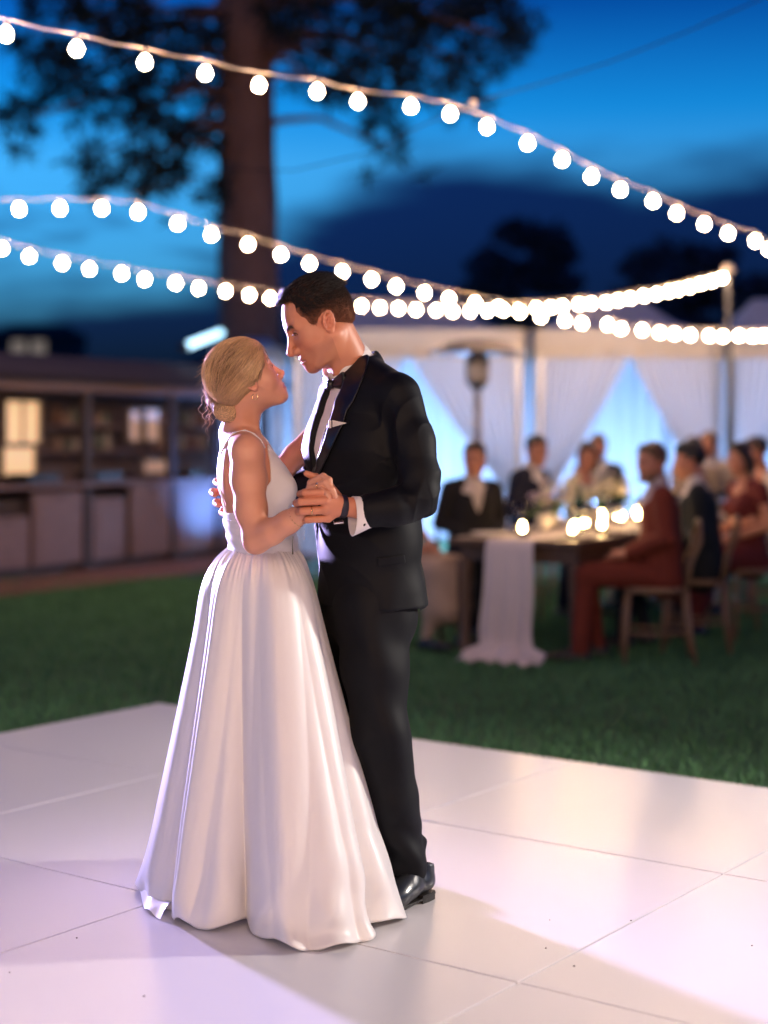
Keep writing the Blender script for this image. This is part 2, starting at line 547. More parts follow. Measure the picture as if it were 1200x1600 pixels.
def pine():
    Y = 25.0; K_ = Y / 20
    bark = mat('pine_bark', (.26, .125, .09), .9, var=.45, vscale=5, bump=1.0, bscale=9, bdist=.06, stretch=(1, 1, .35))
    need = mat('pine_needle', (.014, .022, .016), .8, var=.3, vscale=2)
    x0 = P(386, 0, Y)[0]
    root = empty('pine_tree', (x0, Y, -.04), label='tall pine tree with thick reddish trunk and drooping dark boughs', cat='tree')
    b = MB(); rings = []; r = np.random.default_rng(3)
    for i in range(26):
        z = i * .52; rad = (.365 - .006 * i + (.12 * math.exp(-z / .35))) * K_ * 1.2
        cx, cy = .05 * math.sin(z * .5), .04 * math.cos(z * .7)
        rings.append([(cx + rad * (1 + .05 * math.sin(5 * a + z) + r.normal() * .02) * math.cos(a), cy + rad * math.sin(a) * (1 + r.normal() * .02), z) for a in np.linspace(0, 6.283, 20, False)])
    b.loft(rings, True)
    trunk = b.build('trunk', bark, root, smooth=True)
    L = [(30, 188, 46), (70, 150, 40), (110, 120, 50), (150, 165, 52), (205, 185, 55), (250, 165, 48), (262, 240, 55), (150, 285, 42), (135, 250, 25), (210, 262, 40),
         (300, 215, 48), (320, 150, 42), (55, 95, 30), (200, 90, 55), (250, 55, 60), (290, 110, 45), (150, 50, 46), (95, 80, 34), (315, 45, 52), (205, 20, 50), (130, 5, 40), (240, 285, 30),
         (445, 40, 40), (478, 98, 36), (540, 60, 55), (498, 25, 46), (600, 85, 48), (572, 130, 38), (640, 40, 60), (700, 60, 85), (745, 95, 62), (775, 25, 60), (690, 120, 45), (600, 175, 34), (612, 232, 36),
         (545, 120, 40), (520, 150, 26), (640, 120, 30), (720, 0, 60), (590, 10, 50), (60, 0, 40), (330, 300, 26), (18, 60, 22), (800, 60, 24)]
    spec = []; lim = MB()
    for (px, py, s) in L:
        y = Y + r.uniform(-2.2, 1.2); c = P(px, py, y) - np.array([x0, Y, -.04]); rad = s / FPX * Y * .74
        spec.append((c, np.array([rad, rad * 1.2, rad * .78])))
        for q in range(5):
            spec.append((c + r.normal(size=3) * rad * .95, np.array([rad, rad, rad * .7]) * r.uniform(.3, .5)))
        a = np.array([0, 0, c[2] + r.uniform(.2, 1.0)])
        mid = lerp(a, c, .5) + np.array([0, 0, .35])
        lim.tube([a, lerp(a, mid, .5) + (0, 0, .08), mid, lerp(mid, c, .6), c], [.075, .06, .045, .03, .012], 6)
    # the crown goes on above and beside the frame
    for i in range(46):
        a = r.uniform(0, 6.28); z = r.uniform(8.2, 13.5); q = r.uniform(.5, 3.2) * (1 - (z - 8.2) / 8)
        spec.append((np.array([q * math.cos(a), q * math.sin(a), z]), np.array([.6, .6, .42]) * r.uniform(.8, 1.3)))
    lim.build('limb', bark, trunk, smooth=True)
    V, T = leaf_clumps(spec, 215, .27, 5)
    put('crown', npmesh('crown', V, T), need, root)

def far_tree(px, py_top, py_base, wpx, Y, seed, label, name='far_tree'):
    base = P(px, 690, Y); base[2] = -.04
    top = P(px, py_top, Y)[2]; r = np.random.default_rng(seed)
    root = empty(name, base, label=label, cat='tree', group='trees behind the tents')
    MB().tube([(0, 0, 0), (.1, 0, top * .4), (0, .1, top * .8)], [.5, .35, .12], 8).build('trunk', mat('far_bark', (.03, .025, .025), .9), root)
    spec = []; w = wpx / FPX * Y / 2
    for i in range(34):
        z = r.uniform(.38, .97); a = r.uniform(0, 6.28); q = w * math.sin(math.pi * min(1, (1.04 - z) / .62)) ** .6 * r.uniform(.2, .95)
        s = w * r.uniform(.18, .38)
        spec.append((np.array([q * math.cos(a), q * math.sin(a), z * top]), np.array([s, s, s * .75])))
    V, T = leaf_clumps(spec, 160, .45, seed + 1, False)
    put('crown', npmesh('crown', V, T), mat('far_leaf', (.05, .055, .09), .8, var=.3), root)

# ------------------------------------------------------------------ white tents with swagged curtains
def curtain_panel(x_c, x_p, z_top, z_tie, y, seed, nfold=9):
    """hangs from the rail between centre and post and is tied back to the post"""
    r = np.random.default_rng(seed); nu, nv = 64, 40; rows = []
    ph = r.uniform(0, 6.28)
    zb = -.02
    for j in range(nv):
        t = j / (nv - 1); row = []
        z = lerp(z_top, zb, t)
        tt = np.clip((z_top - z) / (z_top - z_tie), 0, 1)
        spread = 1 - .9 * tt ** 1.15
        if z < z_tie: spread = .10 + .12 * ((z_tie - z) / z_tie) ** .7
        for i in range(nu):
            u = i / (nu - 1)
            xx = lerp(x_p, x_c, u * spread)
            amp = .035 + .03 * tt
            yy = y + amp * math.sin(2 * math.pi * nfold * u + ph + .6 * math.sin(3 * u + 5 * t)) + .02 * math.sin(5 * u + 7 * t)
            sag = .05 * math.sin(math.pi * u) * math.sin(math.pi * tt) * (1 if z > z_tie else 0)
            row.append((xx, yy, z - sag))
        rows.append(row)
    return rows
def tent(px0, px1, Y, label, seed, gap_light, zs=(2.28, 2.62, 3.12)):
    x0, x1 = P(px0, 0, Y)[0], P(px1, 0, Y)[0]; xm = (x0 + x1) / 2; D = 3.2
    fab = mat('tent_fabric', (.80, .78, .80), .75, var=.05, vscale=3, bump=.15, bscale=7, translucent=.22, bdist=.05)
    roofm = mat('tent_roof', (.62, .60, .62), .7, var=.06, vscale=1.5, bump=.25, bscale=2.5, bdist=.08)
    root = empty('canopy_tent', (xm, Y, 0), label=label, cat='tent', group='white canopy tents behind the tables')
    w = (x1 - x0) / 2; z0, z1, zr = zs
    b = MB()
    rid = w * .42
    c = [(-w, 0, z1), (w, 0, z1), (w, D, z1), (-w, D, z1)]
    # sagging hip roof
    rows = []; n = 16
    for i in range(n + 1):
        t = i / n; row = []
        for k in range(48):
            a = k / 48 * 4; e = int(a); f = a - e
            p0, p1 = np.array(c[e]), np.array(c[(e + 1) % 4])
            p = lerp(p0, p1, f)
            q = np.array([np.clip(p[0], -rid, rid) * .9, D / 2, zr])
            o = lerp(p, q, t); o[2] -= .09 * math.sin(math.pi * t) * (1 + .4 * math.cos(f * 2 * math.pi))
            row.append(o)
        rows.append(row)
    b.loft(rows, False); b.build('roof', roofm, root, smooth=True)
    # valance round the eave; the bulbs' warm glow is put into its colour
    b = MB(); rows = []
    for z in np.linspace(z1 + .005, z0, 7):
        row = []
        for k in range(160):
            a = k / 160 * 4; e = int(a); f = a - e
            p = lerp(np.array(c[e]), np.array(c[(e + 1) % 4]), f)
            t = (z1 - z) / (z1 - z0)
            d = .02 + .015 * t * math.sin(k * .9) + .01 * t * math.sin(k * .37)
            s = np.sign([p[0], p[1] - D / 2])
            row.append((p[0] + (d if abs(abs(p[0]) - w) < 1e-6 else 0) * s[0], p[1] + (d if (p[1] < 1e-6 or p[1] > D - 1e-6) else 0) * s[1], z))
        rows.append(row)
    b.loft(rows, False); b.build('valance', mat('valance_bulb_glow', (.80, .70, .58), .75, var=.05, vscale=3, bump=.15, bscale=7, translucent=.10, bdist=.05), root, smooth=True)
    pm = mat('tent_pole', (.5, .5, .52), .35, metal=.7)
    for sx in (-1, 1):
        for yy in (.04, D - .04):
            MB().box((sx * (w - .05) - .035, yy - .03, -.04), (sx * (w - .05) + .035, yy + .04, z1), .006).build('post', pm, root)
    for s, sd in ((-1, seed), (1, seed + 1)):
        cb = MB(); cb.loft(curtain_panel(-.02 * s, s * (w - .09), z0 + .12, .72, .02, sd), False, False)
        cb.build('curtain', fab, root, smooth=True)
    # back and side walls
    def wall(pa, pb, sd):
        wb = MB(); rows = []
        pa, pb = np.array(pa), np.array(pb); d = unit(pb - pa); nrm = np.array([-d[1], d[0]])
        for z in np.linspace(-.03, z1, 8):
            rows.append([(*(lerp(pa, pb, i / 70) + nrm * .035 * math.sin(i * .9 + sd + .2 * z)), z) for i in range(71)])
        wb.loft(rows, False, False); return wb
    wall((-w + .1, D - .1), (w - .1, D - .1), 1).build('back_wall', fab, root, smooth=True)
    wall((-w + .02, .12), (-w + .02, D - .1), 2).build('side_wall', fab, root, smooth=True)
    wall((w - .02, .12), (w - .02, D - .1), 3).build('side_wall', fab, root, smooth=True)
    for sx in (-.5, .5):
        lamp('blue_tent_lamp', 'POINT', (xm + sx * w * 1.2, Y + 1.5, .5), (xm, Y + 2, 0), gap_light, (.26, .50, 1.0), .12)
        ub = MB().lathe([(.10, 0), (.11, .02), (.09, .22), (.10, .30), (.085, .30), (.07, .24)], 16, (0, 0, 0))
        ub.build('uplight_can', mat('black_plastic', (.02, .02, .022), .4), label='black uplight can glowing blue on the ground inside a white tent',
                 cat='uplight', group='blue uplights inside the tents', loc=(xm + sx * w * 1.2, Y + 1.5, -.04))
    return root

# ------------------------------------------------------------------ strings of bulbs
BULB_M = mat('bulb_glass', (1, .92, .75), .3, emit=(1.0, .64, .38), estr=BULB_EMIT, var=.01)
def bulb_meshes():
    wire = mat('string_cable', (.72, .62, .55), .5)
    prof = [(.010, .002), (.012, -.006), (.021, -.016), (.0275, -.028), (.0295, -.038), (.0275, -.050), (.020, -.060), (.010, -.0655), (.002, -.067)]
    bm = MB().lathe(prof, 12).mesh('bulb'); bm.materials.append(BULB_M)
    bm.polygons.foreach_set('use_smooth', np.ones(len(bm.polygons), bool))
    sm = MB().lathe([(.008, .020), (.0135, .014), (.0145, -.002), (.0125, -.006)], 10).mesh('socket'); sm.materials.append(wire)
    return bm, sm, wire
BULB, SOCKET, CABLE_M = bulb_meshes()
def string_light(pts, label, wire_r=.0038, drop=.045):
    """pts: 3-D points on the cable where bulbs hang"""
    root = empty('string_light', pts[0], label=label, cat='string light', group='strings of warm bulbs over the lawn')
    o = np.array(pts[0]); q = []
    for i in range(len(pts) - 1):
        a, b = np.array(pts[i]) - o, np.array(pts[i + 1]) - o
        for t in (0, .5): q.append(lerp(a, b, t) - np.array([0, 0, .010 * (t > 0)]))
    q.append(np.array(pts[-1]) - o)
    MB().tube(q, wire_r, 6).build('cable', CABLE_M, root, smooth=True)
    for p in pts[:]:
        l = np.array(p) - o
        b = put('bulb', BULB, BULB_M, root, loc=l + (0, 0, -drop + .012))
        b.rotation_euler = (random.uniform(-.12, .12), random.uniform(-.12, .12), 0)
        s = put('socket', SOCKET, CABLE_M, b)
    return root
def by_depth(px, knots):
    """depth along a straight run: 1/Y is linear in the picture between knots (px,Y)"""
    xs = [k[0] for k in knots]; iy = [1 / k[1] for k in knots]
    return 1 / np.interp(px, xs, iy)
def strings():
    dy = lambda Y: .045 / Y * FPX
    A = [(-95, 18), (10, 45), (120, 68), (227, 90), (322, 107), (404, 126), (496, 136), (559, 152), (641, 160), (704, 172), (760, 192), (825, 218), (878, 244), (925, 270), (970, 291), (1020, 309), (1058, 328), (1100, 345), (1137, 360), (1180, 372), (1201, 385), (1240, 398)]
    B = [(-40, 322), (30, 321), (94, 320), (158, 320), (216, 326), (278, 344), (330, 362), (388, 377), (438, 393), (483, 407), (534, 420), (580, 432), (619, 443), (664, 453), (701, 462), (742, 469), (778, 476), (813, 484), (845, 491), (882, 497), (909, 501), (949, 503), (971, 510), (1003, 512), (1030, 516), (1055, 518), (1079, 520), (1108, 521), (1130, 522), (1155, 521), (1176, 522), (1194, 521), (1220, 520)]
    C = [(-50, 372), (3, 384), (45, 396), (97, 407), (140, 416), (190, 423), (227, 432), (274, 438), (310, 446), (352, 451), (390, 457), (422, 462), (457, 466), (492, 469), (528, 472), (565, 474), (594, 477), (623, 478), (650, 480), (682, 481), (707, 483), (734, 483), (762, 482), (787, 481), (812, 480), (838, 478), (860, 477), (879, 475), (905, 472), (924, 471), (947, 469), (966, 466), (985, 463), (1006, 459), (1026, 456), (1045, 452), (1060, 449), (1078, 445), (1095, 440), (1112, 436), (1128, 431)]
    def run(L, kn):
        out = []
        for px, py in L:
            Y = by_depth(px, kn); out.append(P(px, py - dy(Y), Y))
        return out
    string_light(run(A, [(-95, 6.6), (740, 9.35), (1240, 12.4)]), 'string of warm bulbs passing high above the couple, with a cable clamp')
    string_light(run(B, [(-40, 10), (195, 10.6), (740, 13.2), (1220, 16.2)]), 'string of bulbs running from the pine trunk down across the tent fronts')
    string_light(run(C, [(-50, 12.2), (720, 15.4), (1128, 16.5)]), 'string of bulbs sagging low and rising to the thin pole by the tents')
    # unseen strings above and behind the camera, added as warm front fill
    near = [(1.2, 3.1, 'unseen string of bulbs added over the near edge of the dance floor')] + [(-1.2 - k, 2.75, '%s unseen string of bulbs added behind the camera for warm fill' % w) for k, w in enumerate(('first', 'second', 'third', 'fourth', 'fifth', 'sixth'))]
    for k, (yy, zz, lab) in enumerate(near):
        a, b = np.array((-3.4, yy, zz + .2)), np.array((4.6, yy + .5, zz + .2)); n = 29; pts = []
        for i in range(n + 1):
            t = i / n; p = lerp(a, b, t); p[2] -= .35 * 4 * t * (1 - t); pts.append(p)
        string_light(pts, lab)
    # supporting cables and the pole
    kA, kB = P(740, 159, 9.35), P(195, 303, 10.6)
    cm = mat('steel_cable', (.02, .02, .022), .8, spec=.1)
    c1 = [kA]
    for t in (.25, .5, .75, 1): q = lerp(kA, P(1190, -2, 8.6), t); q[2] -= .05 * math.sin(math.pi * t); c1.append(q)
    MB().tube(c1, .0034, 6).build('support_cable', cm, label='thin dark cable rising from the bulb string clamp to the upper right sky', cat='cable')
    c2 = [kA, P(640, 205, 9.6), P(580, 238, 9.8), P(460, 266, 10.1), P(360, 266, 10.3), P(270, 285, 10.5), kB]
    MB().tube(c2, .0032, 6).build('support_cable', cm, label='thin cable slung between two bulb strings in front of the pine trunk', cat='cable')
    MB().box((kA[0] - .022, kA[1] - .015, kA[2] - .03), (kA[0] + .022, kA[1] + .015, kA[2] + .012), .006).build(
        'cable_clamp', CABLE_M, label='small pale clamp joining cable and bulb string', cat='clamp')
    pt = P(1139, 424, 16.5)
    pr = empty('light_pole', (pt[0], 16.5, -.04), label='thin dark pole by the tents carrying the end of a bulb string', cat='pole')
    pm = mat('pole_paint', (.05, .05, .055), .4, metal=.4)
    MB().lathe([(.036, 0), (.036, 1.6), (.030, 1.62), (.030, pt[2] + .02), (.02, pt[2] + .05)], 12).build('shaft', pm, pr, smooth=True)
    MB().lathe([(.18, 0), (.18, .03), (.05, .05)], 20).build('base_plate', pm, pr)
    MB().lathe([(.055, 0), (.06, .04), (.03, .09)], 10, (0, 0, pt[2] + .03)).build('top_cap', CABLE_M, pr)

# ------------------------------------------------------------------ patio heater
def heater():
    Y = 14.0; c = P(746, 0, Y); root = empty('patio_heater', (c[0], Y, -.04), label='dark mushroom patio heater with wide steel hood before a tent', cat='heater')
    m = mat('heater_steel', (.16, .14, .14), .45, metal=.6); z = P(0, 552, Y)[2] + .04
    MB().lathe([(.24, 0), (.25, .05), (.22, .65), (.20, .70), (.05, .74)], 20).build('base', m, root, smooth=False)
    MB().lathe([(.032, .7), (.032, z - .30)], 12).build('pole', m, root, smooth=True)
    MB().lathe([(.05, z - .32), (.10, z - .26), (.105, z - .05), (.07, z)], 18).build('burner', m, root)
    MB().lathe([(.088, z - .24), (.109, z - .235), (.109, z - .10), (.09, z - .09)], 18).build('glowing_mesh', mat('heater_mesh', (.30, .27, .26), .5, metal=.5), root)
    MB().lathe([(.42, z), (.435, z + .015), (.30, z + .09), (.15, z + .12), (.02, z + .13), (.02, z + .115), (.15, z + .10), (.29, z + .075)], 28).build('reflector', m, root, smooth=True)

# ------------------------------------------------------------------ wooden bar with shelves, brick path
def hutch():
    A = np.array([-3.70, 15.18]); d = unit((1.53, 2.65)); n = np.array([-d[1], d[0]])   # n points away from the lawn
    ang = math.atan2(d[1], d[0])
    root = empty('shelf_bar', (A[0], A[1], -.04), ang, label='long brown wooden bar with panelled cabinets and open shelves beneath a low roof', cat='bar')
    wood = mat('bar_wood', (.18, .108, .100), .6, var=.25, vscale=4, bump=.2, bscale=14, stretch=(1, 1, 6))
    dark = mat('bar_dark', (.045, .03, .032), .7, var=.2)
    # local: x along the bar, y away from the viewer, z up
    MB().box((-2.6, .06, 0), (4.6, .75, .10)).build('plinth', dark, root)
    MB().box((-2.6, .12, .10), (4.6, .75, .78)).build('carcass', dark, root)
    hs = [(-2.5, -1.45, .76), (-1.42, -.35, .80), (-.30, .40, .62), (.46, 1.20, .84), (1.36, 1.88, .76), (1.98, 2.66, .88), (2.74, 3.5, .88), (3.58, 4.4, .86)]
    for a, b, h_ in hs:
        p = MB().box((a, .0, .11), (b, .06, h_), .008).build('cabinet_panel', wood, root)
        MB().box((a + .07, -.008, .18), (b - .07, .002, h_ - .07), .004).build('raised_field', wood, p)
        MB().tube([((a + b) / 2 - .05, -.03, h_ - .05), ((a + b) / 2 + .05, -.03, h_ - .05)], .007, 6).build('handle', dark, p)
    MB().box((-2.65, -.05, .885), (4.65, .80, .93), .006).build('countertop', wood, root)
    for x in (-2.6, -.33, 1.27, 2.70, 3.55, 4.5):
        MB().box((x - .05, -.02, 0), (x + .05, .06, 1.86), .006).build('post', dark, root)
    MB().box((-2.6, .76, 0), (4.6, .82, 1.88)).build('back_wall', mat('bar_back', (.10, .065, .06), .7, var=.25), root)
    for z in (1.22, 1.50):
        MB().box((-2.6, .42, z), (4.6, .75, z + .03), .004).build('shelf', wood, root)
    MB().box((-2.7, -.10, 1.86), (4.7, .90, 2.00), .01).build('fascia', mat('bar_fascia', (.15, .09, .085), .7, var=.25, stretch=(.3, 1, 3)), root)
    rb = MB(); rows = [[(-2.85, -.28, 2.0), (4.75, -.28, 2.0)], [(-2.85, .5, 2.26), (4.75, .5, 2.26)], [(-2.85, 1.3, 2.0), (4.75, 1.3, 2.0)]]
    rb.loft(rows, False, False); rb.loft([[(p[0], p[1], p[2] - .03) for p in q] for q in rows], False, False)
    rb.build('roof', mat('bar_roof', (.075, .055, .06), .85, var=.3), root)
    def W(x, y, z): p = A + d * x + n * y; return (p[0], p[1], z - .04)
    # glowing cabinet windows and things kept on the shelves
    lit = mat('lit_pane', (.8, .6, .4), .4, emit=(1.0, .66, .34), estr=.55, var=.06)
    lit2 = mat('lit_pane_dim', (.7, .5, .38), .4, emit=(1.0, .60, .36), estr=.13, var=.15)
    wf = mat('window_frame', (.25, .17, .12), .6)
    def window(x0, x1, z0, z1, y, m, label, mull=1):
        r_ = empty('lit_window', W(x0, y, z0 + .04), ang, label=label, cat='window')
        w_, h_ = x1 - x0, z1 - z0
        f = MB(); t = .02
        f.box((-t, -.03, -t), (w_ + t, .02, 0)); f.box((-t, -.03, h_), (w_ + t, .02, h_ + t)); f.box((-t, -.032, 0), (0, .02, h_)); f.box((w_, -.032, 0), (w_ + t, .02, h_))
        for k in range(mull): q = w_ * (k + 1) / (mull + 1); f.box((q - .008, -.028, 0), (q + .008, .018, h_))
        f.build('frame', wf, r_)
        for k in range(mull + 1):
            a_, b_ = w_ * k / (mull + 1) + .009, w_ * (k + 1) / (mull + 1) - .009
            MB().box((a_, -.006, .001), (b_, .004, h_ - .001)).build('pane', m, r_)
    window(.48, .97, 1.30, 1.72, .40, lit, 'brightly lit double window pane on the bar\'s upper shelf')
    window(.42, .88, .98, 1.25, .38, lit, 'lit pale panel standing on the counter beneath the bright window', 0)
    window(2.42, 2.60, 1.32, 1.64, .40, lit2, 'narrow dim amber window on the bar shelf, left of its twin', 0)
    window(2.70, 2.95, 1.32, 1.66, .40, lit2, 'wider dim amber window on the bar shelf, right of its twin', 0)
    window(2.55, 3.05, .96, 1.09, .30, lit2, 'low glowing amber panel on the counter of the bar', 0)
    r = np.random.default_rng(11)
    bc = [(.30, .2, .15), (.12, .14, .10), (.35, .3, .25), (.2, .1, .07)]
    k = 0
    for z in (1.25, 1.53):
        for x in list(np.arange(1.45, 2.35, .13)) + list(np.arange(3.1, 4.3, .17)):
            h_ = r.uniform(.14, .24); w_ = r.uniform(.035, .05); c_ = bc[k % 4]; k += 1
            MB().lathe([(w_, 0), (w_, h_ * .6), (w_ * .4, h_ * .78), (w_ * .4, h_), (w_ * .3, h_)], 10).build(
                'bottle', mat('bottle_%d' % (k % 4), c_, .2, var=.1), loc=W(x + r.uniform(-.02, .02), .56, z), smooth=True,
                label='small bottle standing on the upper shelf of the bar' if z > 1.4 else 'small bottle standing on the lower shelf of the bar', cat='bottle',
                group='bottles on the upper bar shelf' if z > 1.4 else 'bottles on the lower bar shelf')
    for x0, x1, lab in ((.42, .88, 'black tray on the counter beneath the brightest window'), (1.42, 1.86, 'black tray on the counter in front of the bottle shelves'), (3.05, 3.4, 'black tray on the bar counter near the blue glow'), (-.9, -.35, 'black tray at the low counter end away from the bottles')):
        t = MB(); t.box((0, 0, 0), (x1 - x0, .28, .012)); t.box((0, 0, .012), (x1 - x0, .015, .10)); t.box((0, .265, .012), (x1 - x0, .28, .10)); t.box((0, .015, .012), (.015, .265, .10)); t.box((x1 - x0 - .015, .015, .012), (x1 - x0, .265, .10))
        t.build('tray', mat('black_plastic', (.02, .02, .022), .4), loc=W(x0, .02, .931), rz=ang, label=lab, cat='tray')
    # blue uplight at the far end
    u = W(3.35, -.60, 0.06)
    lamp('blue_bar_lamp', 'SPOT', u, W(3.3, .1, .62), 900, (.10, .32, 1.0), .05, 95, .8)
    MB().lathe([(.08, 0), (.09, .02), (.075, .12), (.06, .12), (.05, .06)], 14).build('uplight_can', mat('black_plastic', (.02, .02, .022), .4), loc=W(3.35, -.60, 0),
        label='black uplight can throwing blue light on the bar cabinets', cat='uplight')
    # brick path along the bar
    brick = mat('path_brick', (.20, .085, .062), .8, var=.35, vscale=6, bump=.3, bscale=30)
    pb = MB().box((-3.2, -1.05, -.03), (4.4, .02, .008)).build('path', mat('path_sand', (.10, .07, .06), .9), kind='structure', loc=(A[0], A[1], -.04), rz=ang)
    bm_ = MB().box((-.098, -.047, 0), (.098, .047, .022), .006).mesh('brick'); bm_.materials.append(brick)
    for i in range(45):
        for j in range(6):
            x = -3.1 + i * .205 + (.1 if j % 2 else 0)
            if x < -2.6 or x > 4.2: continue
            o = put('brick', bm_, brick, pb, loc=(x, -.98 + j * .105 * 1.6, .006 + random.uniform(0, .006))); o.scale = (1, 1.6, 1)

def far_lights():
    # distant house with two lit windows on the ridge, slanted tent roof edge
    b = empty('far_house', P(52, 560, 166), label='distant dark house with two pale lit windows on the ridge', cat='house')
    MB().box((-4.5, 0, -5), (4.5, 6, 2.4)).build('wall', mat('far_wall', (.03, .025, .035), .9), b)
    MB().loft([[(-5, -.4, 2.4), (5, -.4, 2.4), (5, 6.4, 2.4), (-5, 6.4, 2.4)], [(-3, 3, 3.8), (3, 3, 3.8), (3, 3.1, 3.8), (-3, 3.1, 3.8)]]).build('roof', mat('far_roof', (.02, .018, .025), .9), b)
    for x in (-1.6, .5): MB().box((x - .7, -.08, .4), (x + .8, .0, 1.9)).build('window', mat('far_pane', (.7, .6, .4), .5, emit=(1, .72, .42), estr=.16), b)
    a, c = P(290, 541, 18.0), P(345, 520, 18.6)
    t = empty('glow_roof_edge', a, label='slanted bluish white roof edge made to glow above the narrow low tent', cat='roof edge')
    MB().tube([(0, 0, 0), c - a], .045, 10).build('tube', mat('roof_edge_glow', (.8, .9, 1), .4, emit=(.42, .78, 1.0), estr=3.0), t, smooth=True)  # blue light falling on the roof edge, put in as a glowing bar
    dd = unit(c - a); MB().tube([-dd * .08, (0, 0, 0)], .05, 10).build('end_cap', mat('pole_paint', (.05, .05, .055), .4), t)
    MB().tube([c - a, c - a + dd * .08], .05, 10).build('end_cap', mat('pole_paint', (.05, .05, .055), .4), t)

lawn(); dance_floor(); hills(); pine()
far_tree(810, 345, 460, 190, 62, 21, 'distant dark tree rising above the roof of the left tent')
far_tree(1065, 385, 470, 240, 55, 31, 'wide distant dark tree behind the thin light pole')
far_tree(1190, 440, 470, 170, 50, 41, 'distant dark bush behind the right tent beside the thin light pole')
tent(332, 441, 20.6, 'low narrow white tent beside the end of the wooden bar', 25, 260, (2.36, 2.52, 2.74))
tent(458, 818, 18.5, 'white canopy tent glowing blue inside, behind the patio heater', 3, 260)
tent(838, 1128, 18.5, 'white canopy tent glowing blue inside, behind the thin light pole', 9, 220)
tent(1140, 1420, 18.5, 'white canopy tent glowing blue inside, right of the thin light pole', 15, 220)
strings(); heater(); hutch(); far_lights()
# ------------------------------------------------------------------ people: shared pieces
SKIN = mat('skin', (1, 1, 1), .46, var=.07, vscale=45, sss=.10, attr='tint', bump=.16, bscale=420, bdist=.002)
HAIRBASE = mat('hair_base', (1, 1, 1), .85, var=.15, vscale=120, attr='tint', spec=.08, bump=.15, bscale=600, bdist=.002)
HAIR = mat('hair', (1, 1, 1), .42, var=.10, vscale=90, attr='tint', spec=.4)
class Frame:
    """a head's own axes: x forward, y to the person's left, z up"""
    def __init__(s, o, yaw_f, pitch, scale=1.0, roll=0.0):
        fh = unit((yaw_f[0], yaw_f[1], 0)); z = np.array([0, 0, 1.0])
        s.f = fh * math.cos(pitch) + z * math.sin(pitch)
        s.u = z * math.cos(pitch) - fh * math.sin(pitch)
        s.l = np.cross(s.u, s.f)
        if roll:
            l, u = s.l, s.u
            s.l = l * math.cos(roll) + u * math.sin(roll); s.u = u * math.cos(roll) - l * math.sin(roll)
        s.o = np.array(o, float); s.s = scale
    def __call__(s, x, y, z): return s.o + s.s * (x * s.f + y * s.l + z * s.u)
    @property
    def R(s): return np.stack([s.f, s.l, s.u], 1)
    def loc(s, p): return ((np.asarray(p) - s.o) @ s.R) / s.s

